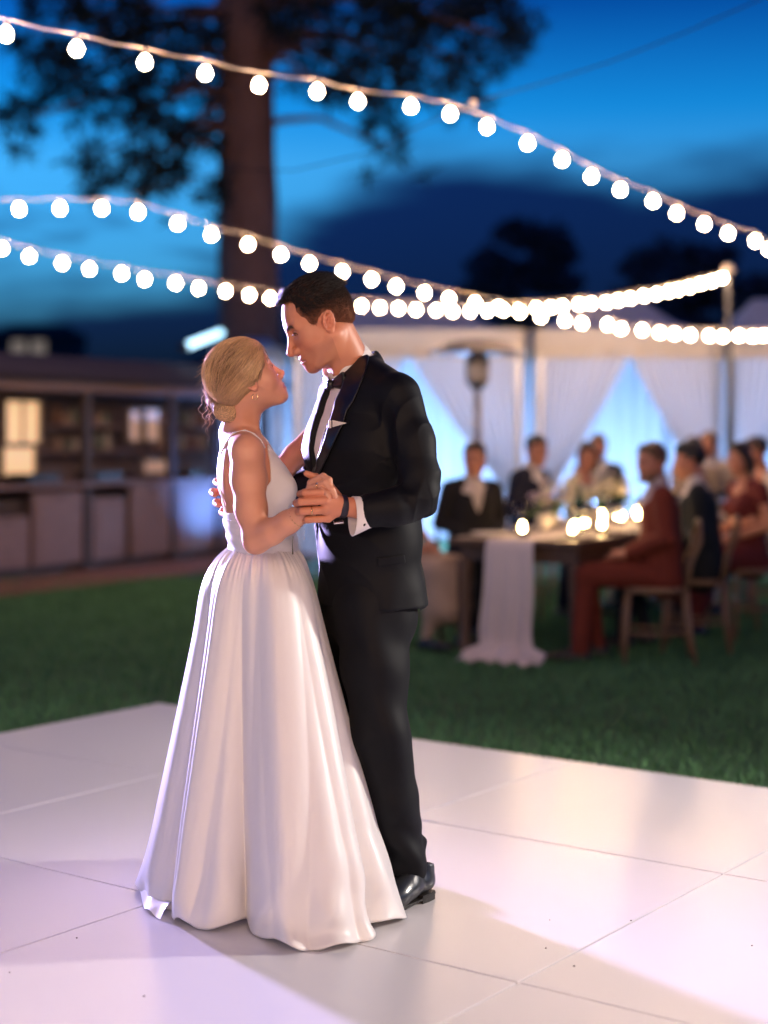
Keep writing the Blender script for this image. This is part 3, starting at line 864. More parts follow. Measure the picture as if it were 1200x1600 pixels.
def add_head(F, H, fem=False, ears=(1, -1), beard=0.0):
    s = H.s; Rm = H.R
    E = lambda c, r, k=.01, mode='u': F.ell(H(*c), np.array(r) * s, Rm, k * s, mode)
    S = lambda c, r, k=.01, mode='u': F.sph(H(*c), r * s, k * s, mode)
    C = lambda a, b, ra, rb=None, k=.01, mode='u', **kw: F.cap(H(*a), H(*b), ra * s, (ra if rb is None else rb) * s, k * s, mode, **kw)
    E((-.004, 0, .036), (.097, .076 if not fem else .074, .084), 0)
    E((.031, 0, -.022), (.064, .060 if not fem else .058, .090), .03)
    for y in (1, -1):
        if fem: C((.004, y * .047, -.050), (.060, y * .020, -.100), .019, .015, .03)
        else: C((.002, y * .050, -.050), (.062, y * .027, -.099), .022, .018, .03)
        S((.058, y * .044, -.028), .021, .03)
        C((.0815, y * .008, .020), (.070, y * .040, .018), .0115 if not fem else .0085, None, .016)
    S((.078, 0, -.102), .0185 if not fem else .0165, .024)
    E((.070, 0, -.070), (.0265, .029, .028), .02)
    for y in (1, -1):
        E((.0925, y * .031, .0005), (.0150, .0175, .0095), .013, 's')
        S((.0708, y * .031, -.002), .0128, .0025)
        # lids
        C((.0835, y * .0205, .0015), (.0790, y * .0425, .0008), .0030, .0026, .004)
        C((.0850, y * .031, .0038), (.0790, y * .0425, .0015), .0030, .0026, .004)
        C((.0820, y * .0215, -.0055), (.0790, y * .0415, -.0055), .0026, None, .005)
    nz = (.0885, 0, .006)
    tip = (.1135, 0, -.0405) if not fem else (.1105, 0, -.0365)
    C(nz, tip, .0078 if not fem else .0065, .0095 if not fem else .0078, .011)
    S((tip[0] + .001, 0, tip[2] - .002), .0105 if not fem else .0088, .006)
    for y in (1, -1):
        S((.1015, y * (.0125 if not fem else .0105), -.0465), .0080 if not fem else .0068, .007)
    for y in (1, -1): C((.1005, y * .0115, -.0455), (.086, y * .014, -.045), .0070, .009, .006)
    C((tip[0] - .003, 0, tip[2] - .008), (.094, 0, -.055), .0050, None, .006)
    # lips
    fl = .001 if fem else 0
    for y in (1, -1):
        C((.0945 + fl, y * .003, -.0700), (.0830, y * .0205, -.0765), .0052 + fl, .0028, .005)
        C((.0930 + fl, y * .002, -.0830), (.0825, y * .0185, -.0785), .0062 + fl, .0030, .005)
        C((.1035, 0, -.0768), (.0890, y * .0225, -.0780), .0021, .0016, .0035, 's')
    # ears
    for y in ears:
        q = lambda a, r_, o=0.0: (-.006 + r_ * (.0145 * math.cos(a)) - .0065 * math.sin(a), y * (.0755 + o), -.010 + r_ * .0265 * math.sin(a))
        E((-.006, y * .0745, -.010), (.0135, .0055, .0245), .006)
        E((.000, y * .083, -.010), (.0095, .0050, .0150), .004, 's')
        pts = [q(a, 1.0, .004 + .003 * math.sin(a)) for a in np.linspace(-.9, 4.2, 11)]
        for i in range(10): C(pts[i], pts[i + 1], .0036 if i < 8 else .0040, None, .003)
        p2 = [q(a, .55, .004) for a in np.linspace(.4, 3.6, 6)]
        for i in range(5): C(p2[i], p2[i + 1], .0026, None, .0035)
        S((.000, y * .0765, -.034), .0068, .006)
        C((.0095, y * .0745, -.006), (.0085, y * .0775, -.016), .0042, None, .004)

def head_tint(L, base, fem, stubble=0.0):
    """skin colour by place on the head, L = head coordinates"""
    c = np.tile(np.array(base, float), (len(L), 1)); x, y, z = L[:, 0], L[:, 1], L[:, 2]
    def mix(w, col): c[:] = c * (1 - w[:, None]) + np.array(col) * w[:, None]
    g = lambda cx, cy, cz, r: np.exp(-(((x - cx) ** 2 + (np.abs(y) - cy) ** 2 + (z - cz) ** 2) / r ** 2))
    b = np.array(base)
    mix(.45 * g(.07, .045, -.035, .022), b * (1.06, .78, .76)); mix(.5 * g(.115, 0, -.043, .012), b * (1.05, .78, .75))
    mix(.6 * g(-.005, .08, -.01, .03), b * (1.05, .72, .66))
    if stubble:
        m = (z < -.05) * (x > .005) * np.clip((-.045 - z) / .02, 0, 1) * np.clip((z + .135) / .02, 0, 1)
        mix(stubble * m * (1 - .6 * g(.095, 0, -.077, .014)), b * (.55, .55, .58))
    lip = np.clip(1.3 - np.abs((z + .0768) / (.0085 if fem else .0068)) ** 2, 0, 1) * (np.abs(y) < .023 - .0) * (x > .078) * np.clip((x - .0805 - .0) / .006, 0, 1)
    mix(lip * (.85 if fem else .6), (.42, .13, .12) if fem else (.40, .17, .14))
    # brows and lash lines
    yb = np.abs(y); arch = (.0225 if fem else .0180) + (.005 if fem else .0035) * np.clip((yb - .010) / .024, 0, 1) - (2.6 if fem else 1.6) * np.clip(yb - .036, 0, 1) ** 1.3
    br = np.exp(-((z - arch) / (.0034 if fem else .0052)) ** 2) * np.clip((yb - .008) / .004, 0, 1) * np.clip((.050 - yb) / .006, 0, 1) * (x > .045)
    mix(np.clip(br * 1.3, 0, .95), (.10, .06, .035) if fem else (.035, .022, .016))
    la = np.exp(-((z - (.0008 - 6.0 * np.clip(yb - .033, 0, 1) ** 1.6)) / (.0026)) ** 2) * (yb > .019) * (yb < .0455) * (x > .06)
    mix(np.clip(la * 1.3, 0, .95), (.03, .02, .015))
    return c

def face_hair(root, ro, H, col, fem):
    m = mat('brow_%.3f' % col[0], col, .7)
    for name, r0, P0 in (('eyebrow', .0017 if not fem else .0012, [(.0925, .010, .0185), (.0895, .020, .0215), (.0830, .032, .0235), (.0740, .043, .0195)]),
                         ('eyelashes', .0011, [(.0875, .0195, .0005), (.0885, .027, .0015), (.0865, .036, -.0005), (.0830, .0445, -.004)])):
        for y in (1, -1):
            pts = [H(a + (.0035 if name == 'eyelashes' else .0), y * b, c + (.003 if fem and name == 'eyebrow' else 0) - (.0015 if name == 'eyelashes' and not fem else 0)) - ro for a, b, c in P0]
            q = []
            for i in range(len(pts) - 1): q += [lerp(pts[i], pts[i + 1], t) for t in (0, .5)]
            q.append(pts[-1]); n = len(q)
            MB().tube(q, [r0 * (.5 + math.sin(math.pi * (.12 + .8 * i / n))) * .75 for i in range(n)], 6).build(name, m, root, smooth=True)

def strands(paths, r0, name, colors, parent, taper=.35, sides=3, mat_=None):
    """many thin hair tubes in one mesh; paths: list of (n,3)"""
    Vs, Qs, Cs, o = [], [], [], 0
    ang = np.arange(sides) * 2 * math.pi / sides
    for i, p in enumerate(paths):
        p = np.asarray(p); n = len(p)
        d = np.gradient(p, axis=0); d /= np.linalg.norm(d, axis=1, keepdims=True) + 1e-9
        u = np.cross(d, (.3, .2, .93)); u /= np.linalg.norm(u, axis=1, keepdims=True) + 1e-9; w = np.cross(d, u)
        rr = (r0[i] if hasattr(r0, '__len__') else r0) * np.linspace(1, taper, n)
        V = p[:, None] + rr[:, None, None] * (np.cos(ang)[None, :, None] * u[:, None] + np.sin(ang)[None, :, None] * w[:, None])
        a = (np.arange(n - 1)[:, None] * sides + np.arange(sides)[None]).ravel()
        b = (np.arange(n - 1)[:, None] * sides + (np.arange(sides)[None] + 1) % sides).ravel()
        Q = np.stack([a, b, b + sides, a + sides], 1) + o
        Vs.append(V.reshape(-1, 3)); Qs.append(Q); o += n * sides
        Cs.append(np.tile(colors[i], (n * sides, 1)))
    return put(name, npmesh(name, np.concatenate(Vs), np.concatenate(Qs), np.concatenate(Cs)), mat_ or HAIR, parent)

def project(F, p, off=0.0, it=8):
    """move points onto the surface of a field"""
    p = np.atleast_2d(np.array(p, float))
    def val(q):
        g = (q - F.lo) / F.h; i = np.clip(np.floor(g).astype(int), 0, F.n - 2); t = np.clip(g - i, 0, 1); r = 0
        for dx in (0, 1):
            for dy in (0, 1):
                for dz in (0, 1):
                    w = (t[:, 0] if dx else 1 - t[:, 0]) * (t[:, 1] if dy else 1 - t[:, 1]) * (t[:, 2] if dz else 1 - t[:, 2])
                    r = r + w * F.f[i[:, 0] + dx, i[:, 1] + dy, i[:, 2] + dz]
        return r
    for _ in range(it):
        e = F.h; v = val(p) - off
        g = np.stack([val(p + d) - val(p - d) for d in (np.eye(3) * e)], 1)
        n = np.linalg.norm(g, axis=1)
        p = p - (np.clip(v, -.02, .02) * (n > 1e-6) / np.maximum(n, 1e-6))[:, None] * g
    return p
def poly_out(x, z, pts, h=.002):
    f = lambda a, b: float(poly_sdf(np.array([a]), np.array([b]), pts)[0])
    g = np.array([f(x + h, z) - f(x - h, z), f(x, z + h) - f(x, z - h)]); return g / (np.linalg.norm(g) + 1e-9)
def fingers(F, rows, k=.004):
    for pts, rad in rows: F.chain(pts, rad, k)

# ------------------------------------------------------------------ the groom
GF, GL = np.array([-.866, -.5, 0]), np.array([.5, -.866, 0])
GH = Frame((-.187, 4.613, 1.707), (-.978, -.208), R(-27), 1.06)
def groom():
    root = empty('person', (0.0, 4.66, 0), label='man in black dinner suit and bow tie bowing his head towards the bride', cat='person', group='couple dancing on the white floor')
    ro = np.array(root.location)
    def attach(name, V, Q, m, col=None, parent=None, **kw):
        o = put(name, npmesh(name, V - ro, Q, col), m, parent or root, **kw); return o
    skin = (.57, .232, .128)
    # --- head, neck
    c = GH(0, 0, -.02)
    F = Field(c - (.19, .17, .30), c + (.21, .17, .18), .0019)
    nb = P(551, 580, 4.665)
    F.cap(GH(-.022, 0, -.045), nb, .060, .064, .03)
    for y in (1, -1): F.cap(GH(-.018, y * .05, -.05), P(525, 596, 4.64) + GL * .012 * y, .014, .012, .02)
    add_head(F, GH)
    Vh, Qh = F.mesh(); Vh = relax(Vh, Qh, 1, .3)
    # --- trunk and legs inside the clothes
    B = Field((-.35, 4.3, .05), (.35, 5.1, 1.5), .014)
    B.chain([P(577, 935, 4.68), P(576, 830, 4.68), P(576, 700, 4.68), P(574, 630, 4.67), nb], [.10, .10, .105, .085, .06], .05, flat=GL, ratio=1.25)
    B.chain([P(585, 950, 4.60), P(598, 1160, 4.57), P(634, 1350, 4.63), P(640, 1385, 4.645)], [.075, .05, .030, .026], .03)
    B.chain([P(558, 950, 4.76), P(562, 1160, 4.72), P(580, 1350, 4.80), P(586, 1375, 4.835)], [.075, .05, .030, .026], .03)
    B.chain([P(622, 622, 4.52), P(655, 775, 4.43), P(575, 797, 4.38), P(548, 791, 4.365)], [.045, .036, .03, .026], .02)
    B.chain([P(532, 616, 4.83), P(490, 756, 4.95), P(385, 776, 4.90)], [.045, .036, .026], .02)
    Vb, Qb = B.mesh()
    # --- left hand, closed round the bride's hand
    W = P(549, 791, 4.368)
    K = Field(P(450, 850, 4.42) - (.02, .14, 0), P(600, 720, 4.45) + (.02, .05, .02), .0016)
    K.cap(P(585, 797, 4.385), P(532, 791, 4.357), .032, .0262, 0)
    mcp = [P(513, 769, 4.326), P(508, 782, 4.318), P(508, 797, 4.321), P(513, 810, 4.334)]
    for m_, r_ in zip(mcp, (.0125, .0132, .0128, .0115)): K.cap(P(531, 790, 4.356), m_, .0215, r_, .012)
    K.cap(P(527, 789, 4.360), P(516, 790, 4.350), .024, .020, .012)
    fingers(K, [([mcp[0], P(476, 770, 4.316), P(469, 772, 4.346), P(484, 774, 4.366)], [.0120, .0108, .0095, .0080]),
                ([mcp[1], P(470, 784, 4.309), P(463, 786, 4.342), P(478, 787, 4.364)], [.0122, .0112, .0098, .0082]),
                ([mcp[2], P(472, 799, 4.314), P(466, 800, 4.345), P(480, 800, 4.364)], [.0118, .0108, .0095, .0080]),
                ([mcp[3], P(481, 812, 4.327), P(476, 813, 4.352), P(487, 811, 4.368)], [.0105, .0098, .0086, .0074])], .0035)
    fingers(K, [([P(530, 781, 4.375), P(513, 757, 4.382), P(494, 746, 4.372), P(479, 740, 4.362)], [.0155, .0120, .0105, .0085])], .006)
    Vk, Qk = K.mesh()
    # --- right hand spread on the bride's back
    K2 = Field(P(315, 840, 4.62) - (0, .05, 0), P(430, 720, 5.0), .0018)
    K2.cap(P(388, 776, 4.905), P(366, 774, 4.855), .026, .025, 0)
    for y_, x_, d_ in ((752, 340, 0), (768, 334, .006), (784, 339, .004), (799, 349, -.006)):
        K2.cap(P(364, 774, 4.85), P(350, y_ + 1, 4.79 + d_), .022, .0115, .012)
        fingers(K2, [([P(350, y_ + 1, 4.79), P(x_ - 1, y_, 4.735 + d_), P(x_ - 2, y_ + 2, 4.70), P(x_ + 2, y_ + 5, 4.672)], [.0112, .0104, .0094, .0080])], .004)
    K2.cap(P(364, 768, 4.85), P(352, 735, 4.81), .014, .009, .012)
    Vk2, Qk2 = K2.mesh()
    V, Q = joinmesh([(Vh, Qh), (Vb, Qb), (Vk, Qk), (Vk2, Qk2)])
    col = np.tile(np.array(skin), (len(V), 1)); col[:len(Vh)] = head_tint(GH.loc(Vh), skin, False, .38)
    o1 = len(Vh) + len(Vb)
    hc = col[o1:]; hn = waves(V[o1:], 3, 10, 8, 30)[:, None]; col[o1:] = hc * (1 + .05 * hn) * (1.02, .96, .94)
    body = attach('body', V, Q, SKIN, col)
    face_hair(body, ro, GH, (.022, .014, .011), False)
    # --- hair: close-cropped sides, longer combed top
    Fh = Field(GH.o - .19, GH.o + .19, .0022); E = lambda c_, r_, k_=.01: Fh.ell(GH(*c_), np.array(r_) * GH.s, GH.R, k_)
    E((-.0050, 0, .0370), (.0985, .0785, .0862), 0)
    E((.004, 0, .064), (.089, .068, .064), .02)
    E((.056, 0, .088), (.036, .050, .022), .02)
    E((.030, 0, .012), (.026, .0720, .034), .012)
    E((-.056, 0, .000), (.040, .056, .055), .02)
    hp = [(.125, .096), (.094, .092), (.072, .0890), (.056, .082), (.053, .070), (.058, .053), (.054, .034), (.044, .018), (.047, -.002), (.037, -.013), (.024, -.011), (.015, .008), (-.004, .020), (-.022, .012), (-.024, -.006), (-.021, -.024), (-.030, -.037), (-.052, -.048), (-.075, -.046), (-.14, -.02), (-.14, .17), (.125, .17)]
    def hclip(X, Yy, Z):
        X = X + 0 * Yy + 0 * Z; q = np.stack([X, Yy + 0 * X, Z + 0 * X], -1)
        L = ((q - GH.o) @ GH.R) / GH.s
        return poly_sdf(L[..., 0], L[..., 2], hp) * GH.s
    Fh.clip(hclip)
    Vr, Qr = Fh.mesh(); Vr = relax(Vr, Qr, 1, .3); L = GH.loc(Vr)
    dpoly = -poly_sdf(L[:, 0], L[:, 2], hp)
    fade = np.clip(.35 + dpoly / .018, 0, 1) * np.clip((L[:, 2] + .060) / .105, 0, 1); fade = np.where(L[:, 2] > .06, 1, fade)
    dark = np.array([.013, .0085, .007]); hcol = np.array(skin) * (.62, .60, .60)
    w = (.14 + .86 * fade ** 1.1)[:, None] * (1 + .06 * waves(Vr, 9, 12, 60, 140)[:, None])
    hair = attach('hair', Vr, Qr, HAIRBASE, np.clip(hcol * (1 - w) + dark * w, .01, 1))
    N = vnormals(Vr, Qr); r = np.random.default_rng(4)
    cand = np.where((dpoly > .004))[0]; top = cand[L[cand, 2] > .058]; side = cand[(L[cand, 2] <= .062)]
    paths, cols, rad = [], [], []
    for i in r.choice(top, 2600):
        n = N[i]; dr = -GH.f * .75 + GH.l * .5 * (1 if L[i, 1] < .02 else -.3) - n * .02 + r.normal(size=3) * .09
        if L[i, 0] > .055: dr = GH.u * .30 - GH.f * .45 + GH.l * .55 + r.normal(size=3) * .10
        dr = unit(dr); ln = r.uniform(.012, .026); p = Vr[i] - n * .002
        t = np.linspace(0, 1, 5)[:, None]
        paths.append(p + dr * ln * t + n * (.0045 * np.sin(np.pi * t))); cols.append(dark * (1.2 + .7 * math.sin(L[i, 1] * 260 + L[i, 0] * 90)) * r.uniform(.7, 1.5)); rad.append(.0009)
    for i in r.choice(side, 9000):
        n = N[i]; ln = r.uniform(.003, .006); dr = unit(-GH.f * .6 - GH.u * .7 + n * .45 + r.normal(size=3) * .3)
        wc = float(np.clip(.25 + .85 * fade[i] + r.normal() * .12, .1, 1))
        paths.append(np.stack([Vr[i] - n * .001, Vr[i] + dr * ln * .5, Vr[i] + dr * ln])); cols.append(hcol * (1 - wc) + dark * r.uniform(.7, 1.8) * wc); rad.append(.00055)
    edge_ = np.where((dpoly < .0075) & (dpoly > -.002))[0]
    for i in r.choice(edge_, 1500):
        n = N[i]; g_ = poly_out(L[i, 0], L[i, 2], hp); dr = unit(GH.f * g_[0] + GH.u * g_[1] + (-GH.f * .5 - GH.u * .4 if L[i, 0] < .03 else -GH.f * .1 + GH.u * .1) + r.normal(size=3) * .25)
        ln = r.uniform(.003, .008); p = GH(*L[i]) - n * .0015
        paths.append(np.stack([p, p + dr * ln * .5 - n * .0004, p + dr * ln - n * .0018])); cols.append(dark * r.uniform(1.2, 4.0)); rad.append(.00035)
    strands([p - ro for p in paths], rad, 'hair_strands', cols, hair)
    # --- shirt, collar, bow tie
    white = mat('shirt_cotton', (.78, .74, .73), .7, var=.02, bump=.08, bscale=200, bdist=.002)
    sh = Field((-.30, 4.38, 1.0), (.22, 4.95, 1.60), .005)
    def trunk(F_, g, k=.05, low=True):
        F_.cap(P(575, 960, 4.69), P(574, 840, 4.685), .140 + g, .136 + g, k, flat=GL, ratio=1.30)
        F_.cap(P(574, 840, 4.685), P(566, 700, 4.68), .136 + g, .152 + g, k, flat=GL, ratio=1.34)
        F_.cap(P(566, 700, 4.68), P(567, 645, 4.675), .152 + g, .126 + g, k, flat=GL, ratio=1.42)
        for y in (1, -1): F_.cap(P(562, 585, 4.665) + GL * .035 * y, P(572, 616, 4.668) + GL * .150 * y, .056 + g, .062 + g, k)
    trunk(sh, -.012)
    sh.cap(nb + (0, 0, -.03), nb + (0, 0, .01) + GF * .012, .068, .066, .02)
    sh.clip(lambda X, Yy, Z: -(Z - 1.02) + 0 * X + 0 * Yy)
    V, Q = sh.mesh(); shirt = attach('shirt', V, Q, white)
    # collar band: a ring round the neck, low in front
    cc = P(541.5, 568, 4.662); ax_f = unit(P(512, 601, 4.60) - P(566, 537, 4.70)); ax_l = unit(np.cross(np.array([0, 0, 1.0]), ax_f)); ax_u = np.cross(ax_f, ax_l)
    rows = []
    for (h_, g) in ((-.024, .004), (.016, .000), (.019, .003), (.016, .006), (-.026, .011)):
        rows.append([cc + ax_f * (.0725 + g) * math.cos(a) + ax_l * (.0665 + g) * math.sin(a) + ax_u * (h_ - .006 * math.cos(a)) for a in np.linspace(.16, 2 * math.pi - .16, 60)])
    cb = MB(); cb.loft([[p - ro for p in q] for q in rows], False, False); cb.build('collar', white, shirt, smooth=True)
    satin = mat('black_satin', (.006, .006, .0075), .30, var=.1, spec=.5)
    tc_ = cc + ax_f * .078 + np.array([0, 0, -.010]); tf = unit((-.8, -.55, -.25)); tl = unit(np.cross((0, 0, 1.0), tf)); tu = np.cross(tf, tl)
    tie = MB()
    for s_ in (1, -1):
        rings = []
        for t in np.linspace(0, 1, 7):
            hw = lerp(.010, .030, t ** .8) * (1 - .12 * (t > .95)); th = lerp(.009, .0055, t)
            ctr = tc_ + tl * s_ * (.006 + .052 * t) - tf * .010 * t + tu * (.006 * s_ * t)
            rings.append([ctr + tu * hw * math.cos(a) + tf * th * math.sin(a) * (1 + .5 * math.cos(3 * a)) - ro for a in np.linspace(0, 6.283, 16, False)])
        tie.loft(rings, True)
    bow = tie.build('bow_tie', satin, root, smooth=True)
    MB().lathe([(.004, -.013), (.0105, -.011), (.012, 0), (.0105, .011), (.004, .013)], 12, tc_ + tf * .007 - ro).build('knot', satin, bow, smooth=True)
    # --- jacket
    wool = mat('suit_wool', (.0032, .0038, .0056), .62, var=.2, vscale=30, bump=.10, bscale=420, sheen=.01, spec=.18, bdist=.002)
    J = Field((-.42, 4.22, .80), (.30, 5.12, 1.62), .0042)
    trunk(J, .0, .05)
    J.cap(P(585, 930, 4.69), P(590, 975, 4.69), .140, .147, .04, flat=GL, ratio=1.25)
    J.cap(P(556, 600, 4.665), P(561, 572, 4.69), .076, .066, .03)             # collar rising behind the neck
    arm = [P(624, 618, 4.515), P(646, 690, 4.475), P(655, 745, 4.445), P(653, 778, 4.425), P(618, 792, 4.398), P(577, 797, 4.378)]
    J.chain(arm, [.062, .059, .056, .055, .051, .046], .022)
    J.chain([P(531, 614, 4.835), P(515, 690, 4.90), P(490, 756, 4.95), P(392, 777, 4.905)], [.066, .058, .050, .042], .022)
    # hollow neck opening, shirt front and sleeve end
    J.cap(nb + (0, 0, .02) - GF * .0, nb + GF * .01 + (0, 0, .16), .0660, .085, .006, 's')
    J.cap(P(541, 580, 4.655), P(527, 540, 4.635), .0645, .075, .006, 's')
    fm = lambda px, py: P(px, py, 4.55)
    J.chain([P(514, 600, 4.605), P(504, 650, 4.600), P(495, 700, 4.598), P(488, 748, 4.60)], [.050, .037, .024, .006], .006, 's')
    J.cap(P(570, 797, 4.374), P(560, 797, 4.368), .033, .034, .004, 's')
    def hem(X, Yy, Z): return (.868 + .02 * (X + .05) * 1.0 - Z) + 0 * Yy
    J.clip(hem)
    V, Q = J.mesh()
    N = vnormals(V, Q)
    # creases: folds gather at the elbow and under the arm, long soft drag lines elsewhere
    el = P(655, 762, 4.435); sho = P(628, 630, 4.51)
    dE = np.linalg.norm(V - el, axis=1); dS = np.linalg.norm(V - sho, axis=1)
    axis = unit(P(654, 775, 4.43) - P(626, 620, 4.51)); s1 = (V - sho) @ axis
    rad_ = V - sho - s1[:, None] * axis; phi = np.arctan2(rad_[:, 2] * .3 + rad_[:, 1], rad_[:, 0])
    onarm = np.exp(-(np.linalg.norm(rad_, axis=1) / .085) ** 4)
    wn = waves(V, 1, 8, 2.0, 5.0); wn2 = waves(V, 2, 8, 2.5, 6.0)
    ridge = lambda q: 1 - 2 * np.abs(np.sin(q)) ** .7
    wr = onarm * (.0105 * np.exp(-(dE / .09) ** 2) * ridge(s1 * 48 + 1.0 * np.sin(phi) + 1.5 * wn) * (.6 + .4 * wn2)
                  + .0085 * np.exp(-((s1 - .07) / .08) ** 2) * ridge(s1 * 34 + 1.3 * phi + 1.4 * wn2) * (.6 + .4 * wn))
    fa = unit(P(577, 797, 4.378) - P(653, 780, 4.425)); s2 = (V - P(653, 780, 4.425)) @ fa
    onfa = np.exp(-(np.linalg.norm(V - P(653, 780, 4.425) - s2[:, None] * fa, axis=1) / .075) ** 4) * (s2 > -.02)
    wr += onfa * .0050 * ridge(s2 * 42 + 1.6 * waves(V, 5, 6, 2, 5)) * np.exp(-((s2 - .03) / .05) ** 2)
    wr += .0032 * waves(V * (1, 1, .35), 6, 12, 2, 6) * (1 - onarm)
    # pull lines from the button towards the back
    bt = P(492, 815, 4.56); dv = V - bt; an = np.arctan2(dv[:, 2], dv[:, 0]); dist = np.linalg.norm(dv, axis=1)
    wr += .0040 * ridge(an * 6 + wn) * np.exp(-((dist - .13) / .10) ** 2) * (1 - onarm)
    wr += .004 * np.sin(V[:, 0] * 55 + 1.0) * np.clip((.98 - V[:, 2]) / .14, 0, 1) * (1 - onarm)
    V = V + N * wr[:, None]
    jacket = attach('jacket', V, Q, wool)
    # decals cut from the jacket surface a few millimetres proud: lapel, collar, pocket, vent
    def decal(name, poly, g, m, ymax=4.72, ymin=0, par=None, src=None, hh=.0026, inner=None, bound=None):
        pts = [P(a, b, 4.56)[[0, 2]] for a, b in poly]
        pa = np.array(pts); lo = np.array([pa[:, 0].min() - .02, 4.25, pa[:, 1].min() - .02]); hi = np.array([pa[:, 0].max() + .02, ymax + .02, pa[:, 1].max() + .02])
        D = Field(lo, hi, hh); trunk(D, g, .05)
        D.cap(P(585, 930, 4.69), P(590, 975, 4.69), .140 + g, .147 + g, .04, flat=GL, ratio=1.25)
        D.cap(P(556, 600, 4.665), P(561, 572, 4.69), .076 + g, .066 + g, .03)
        if name in ('lapel', 'collar_fold'):
            D.cap(nb + (0, 0, .02), nb + GF * .01 + (0, 0, .16), .0650, .084, .004, 's')
            D.cap(P(541, 580, 4.655), P(527, 540, 4.635), .0635, .074, .004, 's')
            D.chain([P(514, 600, 4.605), P(504, 650, 4.600), P(495, 700, 4.598), P(488, 748, 4.60)], [.0485, .0355, .0225, .005], .004, 's')
        D.clip(lambda X, Yy, Z: poly_sdf(X * 4.56 / Yy, (Z - CAM_H) * 4.56 / Yy + CAM_H, pts))
        D.clip(lambda X, Yy, Z: np.maximum(Yy - ymax, ymin - Yy) + 0 * X + 0 * Z)
        V_, Q_ = D.mesh()
        if len(V_) == 0: return None
        return attach(name, relax(V_, Q_, 3, .5), Q_, m, None, par or jacket)
    decal('lapel', [(560, 540), (577, 556), (572, 580), (552, 628), (543, 640), (536, 662), (497, 745), (483, 775), (478, 760), (505, 690), (520, 640), (528, 600), (545, 560)], .0060, satin, 4.70)
    decal('pocket_flap', [(588, 872), (632, 866), (634, 880), (590, 887)], .004, wool)
    decal('pocket_welt', [(510, 663), (545, 656), (546, 662), (511, 670)], .004, wool)
    ps = mat('pocket_linen', (.80, .72, .62), .7, var=.03)
    decal('pocket_square', [(513, 657), (518, 656), (518, 669), (513.5, 669.5)], .0075, ps, 4.60, hh=.0016)
    decal('pocket_square', [(519.2, 656), (543, 661), (519.2, 668)], .007, ps, 4.60, hh=.0016)
    MB().lathe([(.0015, -.003), (.009, -.002), (.010, 0), (.006, .003)], 12).build('button', satin, jacket, loc=P(493, 812, 4.535) - ro)
    vent = MB(); rows = []
    for t in np.linspace(0, 1, 10):
        z = lerp(1.03, .858, t); b0 = P(640, 0, 4.66)[0] + .010
        rows.append([np.array([b0 + .012 + .014 * t + .006 * math.sin(3 * t) + q * .018 * (t ** .6), 4.64 + .10 * q, z]) - ro for q in np.linspace(-.5, 1, 8)])
    vent.loft(rows, False, False); vent.build('vent_flap', wool, jacket, smooth=True)
    # --- shirt cuff, cufflink, watch, ring
    ca, cb_ = P(551, 800, 4.366), P(585, 800, 4.386); ad = unit(cb_ - ca); au = unit(np.cross(ad, (0, 1.0, 0.0))); au = au if au[2] > 0 else -au; av = np.cross(ad, au)
    cu = MB(); rows = []
    for t, g in ((0, .004), (0, 0), (1, -.004)):
        rows.append([lerp(ca, cb_, t) + au * (.052 + g - .007 * t) * math.cos(a) + av * (.040 + g - .004 * t) * math.sin(a) - au * (.012 * (1 - t)) + ad * .010 * (math.cos(a) < -.5) * 0 - ro for a in np.linspace(0, 6.283, 40, False)])
    rows.insert(0, [lerp(ca, cb_, .9) + au * .042 * math.cos(a) + av * .033 * math.sin(a) - ro for a in np.linspace(0, 6.283, 40, False)])
    cu.loft(rows, False); cuff = cu.build('cuff', white, shirt, smooth=True)
    MB().lathe([(.0015, -.002), (.0058, -.0015), (.0062, .001), (.0035, .0035), (.0005, .0042)], 14).build('cufflink', mat('onyx', (.02, .025, .022), .15, metal=.4), cuff, loc=(0, 0, 0)).matrix_local = \
        Matrix.Translation(Vector(P(568, 819, 4.344) - ro)) @ Vector((0, -1, -.1)).to_track_quat('Z', 'Y').to_matrix().to_4x4()
    wa, wb_ = P(530, 791, 4.357), P(537, 791, 4.362); ad = unit(wb_ - wa); au = np.array([0, 0, 1.0]); au = unit(au - ad * np.dot(au, ad)); av = np.cross(ad, au)
    wt = MB(); rows = []
    for t, g in ((-.004, -.004), (-.003, .0012), (.003, .0024), (.013, .0024), (.018, .0012), (.019, -.004)):
        rows.append([wa + ad * t + au * (.0300 + g) * math.cos(a) + av * (.0292 + g) * math.sin(a) - ro for a in np.linspace(0, 6.283, 36, False)])
    wt.loft(rows, False); watch = wt.build('watch', mat('watch_strap', (.012, .010, .022), .5, bump=.1, bscale=300), root, smooth=True)
    bk = MB()
    bk.box((-.014, -.012, -.003), (.014, .012, .004), .002)
    o = bk.build('watch_case', mat('watch_steel', (.75, .66, .55), .2, metal=1.0), watch); o.location = P(529, 816, 4.352) - ro; o.rotation_euler = (.2, -.12, .1)
    def ring(p, axis, r_, m, name, par, t=.0014):
        axis = unit(axis); u_ = unit(np.cross(axis, (.1, .3, .9))); w_ = np.cross(axis, u_)
        return MB().tube([p + r_ * (math.cos(a) * u_ + math.sin(a) * w_) for a in np.linspace(0, 6.283, 20)], t, 6, False).build(name, m, par, smooth=True)
    gold = mat('gold', (.85, .58, .28), .22, metal=1.0)
    ring(P(487, 798.5, 4.3155) - ro, P(472, 799, 4.314) - mcp[2], .0122, gold, 'wedding_ring', root, .0018)
    # --- trousers
    T = Field((-.30, 4.32, .045), (.30, 5.05, 1.0), .0048)
    T.cap(P(577, 900, 4.68), P(577, 960, 4.68), .125, .128, .04, flat=GL, ratio=1.25)
